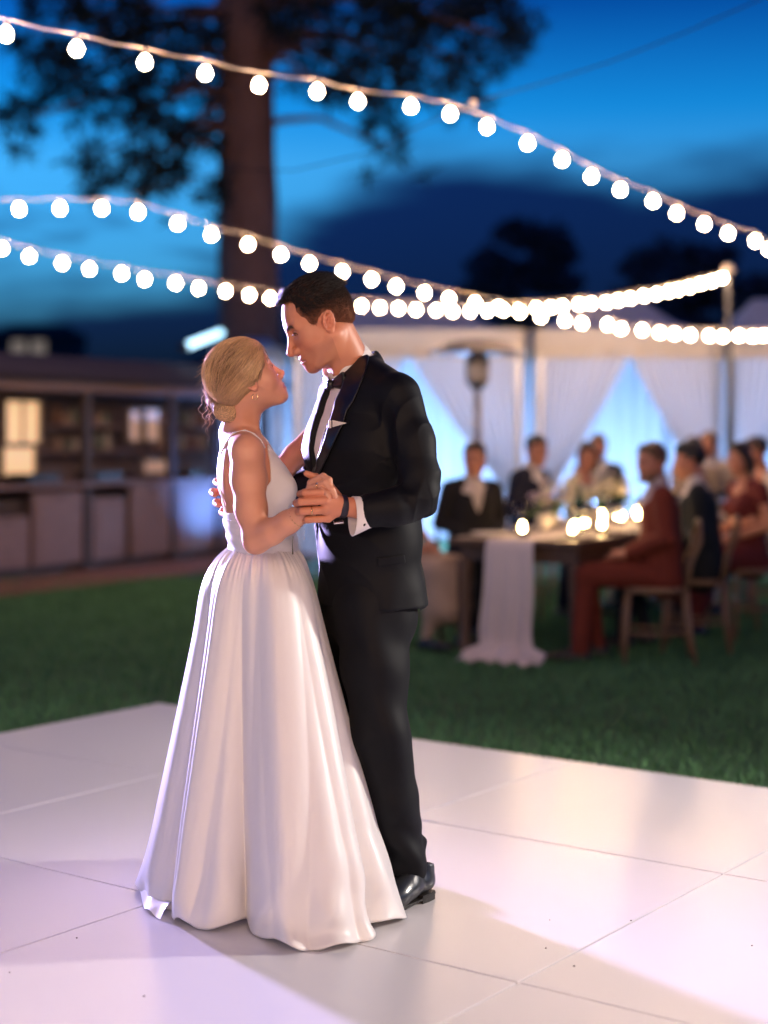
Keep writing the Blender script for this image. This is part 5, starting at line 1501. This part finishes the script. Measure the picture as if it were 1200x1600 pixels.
# ------------------------------------------------------------------ the long table, chairs and guests
GZ = -.04                                                     # level of the lawn
TT, TS = unit((.475, .88)), unit((.88, -.475)); T0 = np.array([.83, 9.95])
def tb(d, w, z=.72): p = T0 + TT * d + TS * w; return np.array([p[0], p[1], z])
TANG = math.atan2(TT[1], TT[0])
def table():
    root = empty('banquet_table', (T0[0], T0[1], GZ), TANG, label='long dark wooden farm table set for dinner on the lawn', cat='table')
    wood = mat('table_wood', (.105, .058, .034), .5, var=.35, vscale=5, bump=.25, bscale=18, stretch=(.4, 6, 6))
    for i in range(6):                                        # local: x along, y to the left
        y = -.45 + i * .15
        MB().box((-.06, y + .002, .715), (4.2, y + .148, .755), .004).build('plank', wood, root)
    for x0, x1, y0, y1 in ((.05, 4.1, -.40, -.37), (.05, 4.1, .37, .40), (.05, .08, -.37, .37), (4.07, 4.1, -.37, .37)):
        MB().box((x0, y0, .61), (x1, y1, .714)).build('apron', wood, root)
    for x in (.04, 2.05, 4.03):
        for y in (-.385, .385):
            MB().lathe([(.045, 0), (.05, .05), (.036, .12), (.05, .40), (.055, .55), (.055, .609)], 10, (x + .03, y, 0)).build('leg', wood, root, smooth=True)
    # runner down the middle, falling over the near end to the grass
    cloth = mat('runner_linen', (.62, .54, .52), .8, var=.05, vscale=10, bump=.2, bscale=40)
    b = MB(); rows = []
    path = [(3.4, .7585), (2.0, .7585), (.8, .7585), (.1, .7585), (-.045, .7585), (-.085, .745), (-.10, .70)] + [(-.10 - .03 * math.sin(k * .25) - .01 * k / 12, .70 - k * .055) for k in range(1, 12)] + [(-.16, .055), (-.24, .03), (-.33, .022)]
    for j, (x, z) in enumerate(path):
        drop = np.clip((.75 - z) / .7, 0, 1); row = []
        for i in range(41):
            u = i / 40 - .5; w = .160 + .025 * drop + (.10 if z < .06 else 0)
            f = drop * (.020 * math.sin(u * 19 + 1) + .012 * math.sin(u * 37 + j * .15))
            row.append((x - f - .0, -u * 2 * w + .02 * math.sin(j * .5) * drop, z + (.012 * math.sin(u * 30 + j) * (z < .06))))
        rows.append(row)
    b.loft(rows, False, False)
    o = b.build('table_runner', cloth, loc=(T0[0], T0[1], GZ), rz=TANG, smooth=True, label='pale linen runner falling over the table end to the grass', cat='runner')
    sm = o.modifiers.new('thickness', 'SOLIDIFY'); sm.thickness = .003; sm.offset = 1

def chair_proto():
    wood = mat('chair_wood', (.20, .115, .06), .5, var=.25, vscale=6, bump=.15, bscale=30)
    root = empty('crossback_chair', (0, 0, 0))
    s = MB(); ring = lambda z, g: [((.205 + g) * (abs(math.cos(a)) ** .7) * np.sign(math.cos(a)), (.215 + g) * (abs(math.sin(a)) ** .7) * np.sign(math.sin(a)), z) for a in np.linspace(0, 6.283, 28, False)]
    s.loft([ring(.440, -.01), ring(.445, 0), ring(.470, 0), ring(.476, -.012)], True); s.build('seat', wood, root, smooth=True)
    for y in (-1, 1):
        MB().tube([(.17, y * .17, .445), (.19, y * .19, .2), (.20, y * .20, 0)], [.018, .016, .014], 8).build('leg', wood, root, smooth=True)
        MB().tube([(-.18, y * .17, .46), (-.20, y * .185, .2), (-.235, y * .195, 0)], [.018, .016, .014], 8).build('leg', wood, root, smooth=True)
        MB().tube([(.19, y * .19, .2), (0, y * .19, .19), (-.20, y * .185, .2)], .010, 6).build('stretcher', wood, root, smooth=True)
        MB().tube([(-.185, y * .165, .465), (-.22, -y * .02, .66), (-.245, -y * .165, .80)], .011, 6).build('cross_slat', wood, root, smooth=True)
    MB().tube([(-.18, -.17, .46)] + [(-.18 - .085 * q, -.185 * math.cos(math.pi * t) , .46 + .42 * math.sin(math.pi * t) ** .45) for t, q in zip(np.linspace(.04, .96, 17), [min(1, 2.2 * math.sin(math.pi * t)) for t in np.linspace(.04, .96, 17)])] + [(-.18, .17, .46)], .0155, 8).build('back_frame', wood, root, smooth=True)
    return root

def guest(x, y, f, label, hf=None, suit=(.02, .02, .025), shirt=(.6, .55, .52), trousers=None, hair=(.03, .02, .015), skin=(.50, .21, .12), fem=False, long_hair=False, pitch=-4, lean=0.0,
          beard=0.0, arms='lap', floral=False, up=0.0, hands_fwd=.24, bald=0.0, tie=None):
    f = unit((*f, 0)); l = np.cross((0, 0, 1.0), f); hf = f if hf is None else np.array((*hf, 0.0))
    o = np.array([x, y, GZ]); z = np.array([0, 0, 1.0])
    root = empty('person', o, label=label, cat='person', group='wedding guests seated at the long table')
    q = lambda a, b, c: o + f * (a + lean * max(0, c - .5)) + l * b + z * (c + up)
    hp = q(.03, 0, 1.245)
    H = Frame(hp, hf, R(pitch), 1.0 if not fem else .95)
    h = .006
    Fh = Field(hp - (.17, .17, .28), hp + (.17, .17, .17), h)
    Fh.cap(H(-.02, 0, -.05), q(-.02, 0, 1.05), .055 if not fem else .046, .06 if not fem else .05, .02)
    add_head(Fh, H, fem)
    V1, Q1 = Fh.mesh()
    B = Field(o + (-.55, -.55, .35), o + (.55, .55, 1.25), .011)
    B.chain([q(-.04, 0, .56), q(-.03, 0, .80), q(-.02, 0, 1.0)], [.10, .10, .09], .04, flat=l, ratio=1.3)
    B.cap(q(-.02, 0, 1.0), q(-.02, 0, 1.12), .07, .055, .03)
    hz = .66 if arms == 'lap' else .80
    el = [q(-.06, s * .23, .78) if arms == 'lap' else q(.05, s * .25, .80) for s in (1, -1)]
    wr = [q(hands_fwd - .02, s * .07, hz + .01) for s in (1, -1)]
    for i, s in enumerate((1, -1)):
        B.chain([q(-.03, s * .175, 1.02), el[i], wr[i]], [.040, .036, .026], .02)
        B.cap(wr[i], q(hands_fwd + .05, s * .03, hz), .028, .024, .012)
        for k in range(4): B.cap(q(hands_fwd + .05, s * (.045 - .02 * k), hz), q(hands_fwd + .10, s * (.03 - .018 * k), hz - .02), .010, .009, .006)
        B.cap(wr[i], q(hands_fwd + .05, s * .03, hz + .03), .012, .010, .01)
        B.chain([q(0, s * .09, .54), q(.40, s * .12, .55)], [.07, .055], .03)
    V2, Q2 = B.mesh()
    V, Q = joinmesh([(V1, Q1), (V2, Q2)])
    col = np.tile(np.array(skin, float), (len(V), 1)); col[:len(V1)] = head_tint(H.loc(V1), skin, fem, beard)
    put('body', npmesh('body', V - o, Q, np.clip(col, 0, 1)), SKIN, root)
    # clothes
    lab = '%.3f_%.3f_%.3f' % tuple(suit)
    cm = mat('cloth_' + lab + ('f' if floral else ''), suit, .8, var=.55 if floral else .2, vscale=22 if floral else 9, bump=.15, bscale=200, spec=.2)
    C = Field(o + (-.60, -.60, .36), o + (.60, .60, 1.22), .010)
    C.chain([q(-.05, 0, .52), q(-.035, 0, .74), q(-.02, 0, .95)], [.145, .130, .125] if not fem else [.14, .105, .105], .05, flat=l, ratio=1.3)
    for s in (1, -1):
        C.cap(q(-.03, s * .05, 1.06), q(-.03, s * (.165 if not fem else .145), 1.035), .050, .058 if not fem else .050, .04)
        if fem: C.cap(q(.07, s * .065, .90), q(.075, s * .06, .89), .06, .06, .04)
    for i, s in enumerate((1, -1)):
        if fem and not floral: C.cap(q(-.03, s * .16, 1.03), lerp(q(-.03, s * .175, 1.02), el[i], .25), .055, .05, .02)
        else: C.chain([q(-.03, s * .175, 1.02), el[i], lerp(el[i], wr[i], .88)], [.066, .056, .042], .02)
    C.cap(q(-.01, 0, 1.11), q(.02, 0, 1.30), .062 if not fem else .07, .09, .006, 's')
    if not fem: C.chain([q(.10, 0, 1.06), q(.115, 0, .95), q(.125, 0, .80)], [.060, .045, .012], .006, 's')
    else: C.cap(q(.08, 0, 1.10), q(.10, 0, 1.00), .075, .03, .01, 's')
    V, Q = C.mesh(); N = vnormals(V, Q); V = V + N * (.005 * waves(V, int(x * 97) % 50, 10, 1.5, 5))[:, None]
    put('dress_top' if fem else 'jacket', npmesh('jacket', V - o, Q), cm, root)
    if not fem:
        S = Field(o + (-.3, -.3, .6), o + (.3, .3, 1.22), .011)
        S.chain([q(-.04, 0, .70), q(-.025, 0, .80), q(-.012, 0, .98)], [.112, .112, .110], .05, flat=l, ratio=1.2)
        S.cap(q(-.015, 0, 1.05), q(-.005, 0, 1.125), .075, .062, .02)
        V, Q = S.mesh(); put('shirt', npmesh('shirt', V - o, Q), mat('guest_shirt_%.2f' % shirt[0], shirt, .75), root)
    tr = trousers or suit
    tm_ = mat('cloth_%.3f_%.3f_%.3f' % tuple(tr), tr, .8, var=.2, vscale=9, bump=.15, bscale=200, spec=.2)
    L_ = Field(o + (-.75, -.75, -.01), o + (.75, .75, .72), .012)
    L_.cap(q(-.05, 0, .55), q(.0, 0, .55), .12, .115, .04, flat=l, ratio=1.25)
    feet = []
    for s in (1, -1):
        k_, an = q(.42, s * .11, .545), q(.40 + .06 * s, s * .12, .09)
        L_.chain([q(.0, s * .09, .545), k_], [.092, .070], .03); L_.chain([k_, an], [.068, .050 if not fem else .042], .03); feet.append(an)
    if fem: L_.chain([q(.1, 0, .54), q(.42, 0, .50), q(.42, 0, .30)], [.12, .12, .14], .06, flat=l, ratio=1.3)
    V, Q = L_.mesh(); N = vnormals(V, Q); V = V + N * (.005 * waves(V, 3, 10, 1.5, 5))[:, None]
    put('skirt' if fem else 'trousers', npmesh('trousers', V - o, Q), tm_, root)
    for a in feet:
        S = Field(a - (.3, .3, .10), a + (.3, .3, .12), .009); a0 = a.copy(); a0[2] = GZ + .04
        S.chain([a0 - f * .04, a0 + f * .10, a0 + f * .19], [.038, .036, .026], .02); S.cap(a0, a, .036, .036, .02)
        S.clip(lambda X, Yy, Z: GZ + .004 - Z + 0 * X + 0 * Yy)
        V, Q = S.mesh(); put('shoe', npmesh('shoe', V - o, Q), mat('guest_shoe', (.02, .016, .014), .4), root)
    # hair
    Hh = Field(hp - .22, hp + .2, .006); E = lambda c_, r_, k_=.015: Hh.ell(H(*c_), np.array(r_) * H.s, H.R, k_)
    E((-.006, 0, .039), (.103, .083, .091), 0); E((.045, 0, .085), (.045, .058, .030))
    hpoly = [(.13, .08), (.09, .066 + bald), (.066, .052 + bald), (.044, .020), (.036, -.015), (.015, -.02), (.010, .012), (-.018, .012), (-.03, -.04), (-.06, -.075), (-.14, -.07), (-.14, .17), (.13, .17)]
    if long_hair:
        E((-.055, 0, -.03), (.055, .075, .08)); hpoly = [(.13, .09), (.092, .075), (.075, .045), (.05, .01), (.035, -.05), (.02, -.11), (-.02, -.2), (-.15, -.2), (-.15, .17), (.13, .17)]
        for s in (1, -1): Hh.cap(H(.005, s * .070, .0), H(-.02, s * .070, -.12), .026, .022, .03)
        Hh.cap(H(-.07, 0, -.05), H(-.075, 0, -.14), .06, .045, .04)
    def hc(X, Yy, Z):
        X = X + 0 * Yy + 0 * Z; L = ((np.stack([X, Yy + 0 * X, Z + 0 * X], -1) - H.o) @ H.R) / H.s
        return poly_sdf(L[..., 0], L[..., 2], hpoly)
    Hh.clip(hc); V, Q = Hh.mesh(); N = vnormals(V, Q)
    V = V + N * (.004 * waves(V, 5, 10, 10, 30))[:, None]
    put('hair', npmesh('hair', V - o, Q, np.tile(np.array(hair), (len(V), 1))), HAIR, root)
    if beard > .5:
        Bd = Field(hp - .18, hp + .18, .006); s = H.s
        for y_ in (1, -1): Bd.cap(H(.004, y_ * .054, -.045), H(.062, y_ * .032, -.102), .022, .022, .02)
        Bd.ell(H(.068, 0, -.098), (.033, .034, .026), H.R, .02); Bd.ell(H(.088, 0, -.062), (.013, .026, .006), H.R, .008)
        Bd.ell(H(.098, 0, -.078), (.014, .022, .010), H.R, .006, 's')
        V, Q = Bd.mesh(); V = V + vnormals(V, Q) * (.0025 * waves(V, 8, 10, 15, 40))[:, None]
        put('beard', npmesh('beard', V - o, Q, np.tile(np.array(hair), (len(V), 1))), HAIR, root)
    if tie is not None:
        t = MB(); t.loft([[q(.112, .012, 1.03) - o, q(.112, -.012, 1.03) - o, q(.10, -.010, 1.03) - o, q(.10, .010, 1.03) - o], [q(.128, .026, .86) - o, q(.128, -.026, .86) - o, q(.12, -.026, .86) - o, q(.12, .026, .86) - o]])
        t.build('necktie', mat('tie', tie, .5), root)
    return root

CH = chair_proto(); CH_USED = [False]
def chair_at(x, y, f, label):
    c = CH if not CH_USED[0] else copy_tree(CH); CH_USED[0] = True
    c.location = (x, y, GZ); c.rotation_euler.z = math.atan2(f[1], f[0])
    tag(c, label, 'chair', 'crossback chairs round the long table')
def seat(x, y, f, label, clabel, **kw):
    f = unit(f); guest(x, y, f, label, **kw); chair_at(x - f[0] * .01, y - f[1] * .01, f, clabel)

table()
L = lambda d, w=-.82: tb(d, w)[:2]; Rr = lambda d, w=.84: tb(d, w)[:2]
seat(*L(.25, -.95), (.55, -.5), 'woman in a beige dress half hidden behind the groom\'s elbow', 'crossback chair under the woman half hidden by the groom', fem=True, suit=(.42, .30, .22), hair=(.10, .055, .03), hf=(-.3, -.95))
seat(*L(1.12), (.35, -.93), 'man in open black jacket and pale shirt facing the dancers, before the heater', 'crossback chair under the man in the open black jacket', suit=(.014, .013, .014), shirt=(.55, .47, .40), hair=(.05, .03, .02), hf=(-.15, -.98), bald=.01)
seat(*L(2.22), (.80, -.6), 'man in navy suit turned towards the table, short dark hair', 'crossback chair under the man in the navy suit', suit=(.012, .014, .030), hair=(.025, .017, .013), hf=(.35, -.93), up=.05)
seat(*L(3.15, -.75), (.75, -.66), 'woman with dark hair in a cream floral dress behind the candles', 'crossback chair under the woman in the floral dress', fem=True, floral=True, suit=(.62, .56, .36), hair=(.035, .02, .014), long_hair=True, hf=(-.1, -.99), arms='table')
seat(*Rr(.32, .80), (-.97, .10), 'bearded man in rust red suit sitting sideways with hands on his lap', 'crossback chair under the man in the rust red suit', suit=(.15, .028, .015), shirt=(.45, .36, .36), hair=(.13, .065, .03), beard=.8, hf=(-.80, -.55), lean=-.03, hands_fwd=.20)
seat(*Rr(.98, .86), (-.90, .25), 'man with black hair and dark suit behind the rust red suit, face turned away', 'crossback chair under the black-haired man in the dark suit', suit=(.014, .017, .020), hair=(.010, .009, .010), hf=(-.99, .18))
seat(*Rr(1.95, .92), (-.85, -.3), 'woman with long dark hair in a wine red dress on the far side', 'crossback chair under the woman in the wine red dress', fem=True, suit=(.12, .022, .020), hair=(.03, .018, .012), long_hair=True, hf=(-.75, -.66))
guest(2.03, 14.9, (-.3, -.95), 'man with short brown hair sitting beyond the woman in the floral dress', suit=(.05, .05, .06), hair=(.06, .035, .02), up=.06)
chair_at(2.035, 14.91, unit((-.3, -.95)), 'crossback chair under the man beyond the floral dress')
guest(2.92, 14.8, (-.5, -.86), 'man in a tan jacket with dark hair sitting beyond the wine red dress', suit=(.34, .25, .17), hair=(.03, .02, .015), up=.04)
chair_at(2.925, 14.81, unit((-.5, -.86)), 'crossback chair under the man in the tan jacket')
guest(3.14, 15.15, (-.6, -.8), 'balding man in pale jacket sitting next to the tan jacket', suit=(.46, .38, .30), hair=(.16, .10, .06), up=.08, bald=.035)
chair_at(3.145, 15.16, unit((-.6, -.8)), 'crossback chair under the balding man')
guest(2.96, 12.4, (-.9, -.2), 'guest in pale cream dress just inside the frame beside the last tent', fem=True, suit=(.55, .46, .40), hair=(.04, .025, .02), up=.04)
chair_at(2.97, 12.4, unit((-.9, -.2)), 'crossback chair under the guest in the pale cream dress')

# ------------------------------------------------------------------ things on the table
def table_things():
    TZ = GZ + .756
    glass = mat('clear_glass', (.92, .94, .95), .03, trans=1.0, var=.01)
    wax = mat('candle_wax', (.85, .72, .52), .5, emit=(1, .55, .22), estr=.8)
    flame = mat('candle_flame', (1, .8, .4), .5, emit=(1.0, .62, .26), estr=170)
    flamem = MB().lathe([(.003, 0), (.014, .012), (.017, .026), (.010, .046), (.001, .066)], 8).mesh('flame'); flamem.materials.append(flame)
    def votive(d, w, label, h=.055):
        p = tb(d, w, TZ + .004); r_ = empty('votive_candle', p, label=label, cat='candle', group='votive candles on the long table')
        MB().lathe([(.030, 0), (.034, .004), (.036, h - .015), (.033, h - .015), (.031, .007), (.001, .006)], 14, caps=False).build('glass_cup', glass, r_, smooth=True)
        MB().lathe([(.029, .008), (.030, h - .02), (.004, h - .022)], 12).build('wax', wax, r_)
        put('flame', flamem, flame, r_, loc=(0, 0, h - .022), smooth=True)
    near = 'lit candle standing on the linen runner at the table end'
    votive(.16, -.02, near)
    for k, (d, w) in enumerate(((.22, .30), (.62, .16), (.80, .28), (.95, .10))): votive(d, w, 'lit candle on bare planks near the rust red suit')
    for k, (d, w) in enumerate(((1.72, -.06), (1.86, -.12), (1.90, .02), (2.02, -.05), (1.75, .34), (2.15, .06), (2.6, -.1))): votive(d, w, 'lit candle in the bright cluster by the floral dress')
    # stemmed glasses, plates
    wg = MB().lathe([(.034, 0), (.034, .003), (.006, .007), (.004, .09), (.022, .105), (.038, .14), (.036, .20), (.0345, .20), (.036, .14), (.018, .108)], 14, caps=False).mesh('wine_glass'); wg.materials.append(glass)
    pl = MB().lathe([(.001, .004), (.08, .004), (.125, .016), (.13, .018), (.125, .012), (.07, 0), (.001, 0)], 24, caps=False).mesh('dinner_plate'); pm = mat('plate_china', (.72, .66, .60), .25); pl.materials.append(pm)
    for k, d in enumerate((.30, .95, 1.6, 2.25, 2.9, 3.5)):
        for s in (-1, 1):
            put('dinner_plate', pl, pm, loc=tb(d, s * .31, TZ + .001), smooth=True, label='white dinner plate on the table side %s' % ('under the heater' if s < 0 else 'of the rust red suit'), cat='plate', group='plates on the table side %s' % ('under the heater' if s < 0 else 'of the rust red suit'))
            for q in (0, 1):
                put('wine_glass', wg, glass, loc=tb(d + .22 + .09 * q, s * (.20 + .03 * q), TZ + .001), smooth=True, label='clear wine glass on the table side %s' % ('under the heater' if s < 0 else 'of the rust red suit'), cat='glass', group='wine glasses on the table side %s' % ('under the heater' if s < 0 else 'of the rust red suit'))
    # flowers
    leafm = mat('bouquet_leaf', (.05, .10, .035), .6, var=.4)
    vase_m = mat('vase_ceramic', (.55, .5, .46), .4)
    def bouquet(d, w, cols, n, label, seed, sc=1.0):
        p = tb(d, w, TZ + .004); r_ = empty('flower_arrangement', p, label=label, cat='flowers'); rr = np.random.default_rng(seed)
        MB().lathe([(.04, 0), (.055, .05), (.045, .10), (.05, .12), (.04, .12), (.035, .09)], 16).build('vase', vase_m, r_, smooth=True)
        for k in range(n):
            dd = rr.normal(size=3); dd[2] = abs(dd[2]); dd = unit(dd); c = np.array([0, 0, .17]) + dd * np.array([.13, .13, .14]) * rr.uniform(.6, 1.1) * sc; s_ = rr.uniform(.022, .038) * sc
            b = MB()
            for ly, (rad_, n_) in enumerate(((1.0, 7), (.7, 6), (.4, 4))):
                for j in range(n_):
                    a = 6.283 * j / n_ + ly; e = np.array([math.cos(a), math.sin(a), 0]); t_ = np.array([-e[1], e[0], 0])
                    b.add([c + e * s_ * .1, c + e * s_ * rad_ * .8 + t_ * s_ * .4 + (0, 0, s_ * (.3 + .3 * ly)), c + e * s_ * rad_ + (0, 0, s_ * (.5 + .3 * ly)), c + e * s_ * rad_ * .8 - t_ * s_ * .4 + (0, 0, s_ * (.3 + .3 * ly))], [(0, 1, 2, 3)])
            cc_ = cols[k % len(cols)]; b.build('bloom', mat('bloom_%.2f_%.2f' % (cc_[0], cc_[2]), cc_, .6), r_)
        V, T = leaf_clumps([(np.array([0, 0, .16]), np.array([.15, .15, .10]) * sc)], 140, .07, seed, False)
        put('foliage', npmesh('foliage', V, T), leafm, r_)
    bouquet(.75, -.12, [(.55, .45, .60), (.62, .55, .5), (.35, .25, .42)], 16, 'small mauve and blush flower arrangement on the runner', 3, .8)
    bouquet(1.45, -.02, [(.72, .66, .52), (.75, .72, .66)], 24, 'full cream flower arrangement between the navy suit and the candles', 5, 1.15)
    bouquet(3.0, .0, [(.72, .66, .50), (.70, .55, .45)], 20, 'cream and peach flower arrangement beyond the bright candle cluster', 7, 1.0)
    bouquet(1.15, -.22, [(.75, .70, .62), (.72, .60, .55)], 22, 'low white flower arrangement at the elbow of the navy suit', 11, 1.1)
    bouquet(2.3, -.20, [(.75, .72, .62), (.74, .68, .5)], 22, 'white flower arrangement in front of the floral dress', 13, 1.2)
    # two bottles
    bt = MB().lathe([(.037, 0), (.038, .01), (.038, .19), (.015, .24), (.0145, .30), (.016, .302), (.013, .305)], 14).mesh('wine_bottle'); bm_ = mat('bottle_green', (.02, .05, .03), .1); bt.materials.append(bm_)
    put('wine_bottle', bt, bm_, loc=tb(1.05, .02, TZ + .004), smooth=True, label='dark wine bottle between the two nearest flower arrangements', cat='bottle')
    put('wine_bottle', bt, bm_, loc=tb(1.95, -.15, TZ + .004), smooth=True, label='dark wine bottle beside the bright candle cluster', cat='bottle')
table_things()
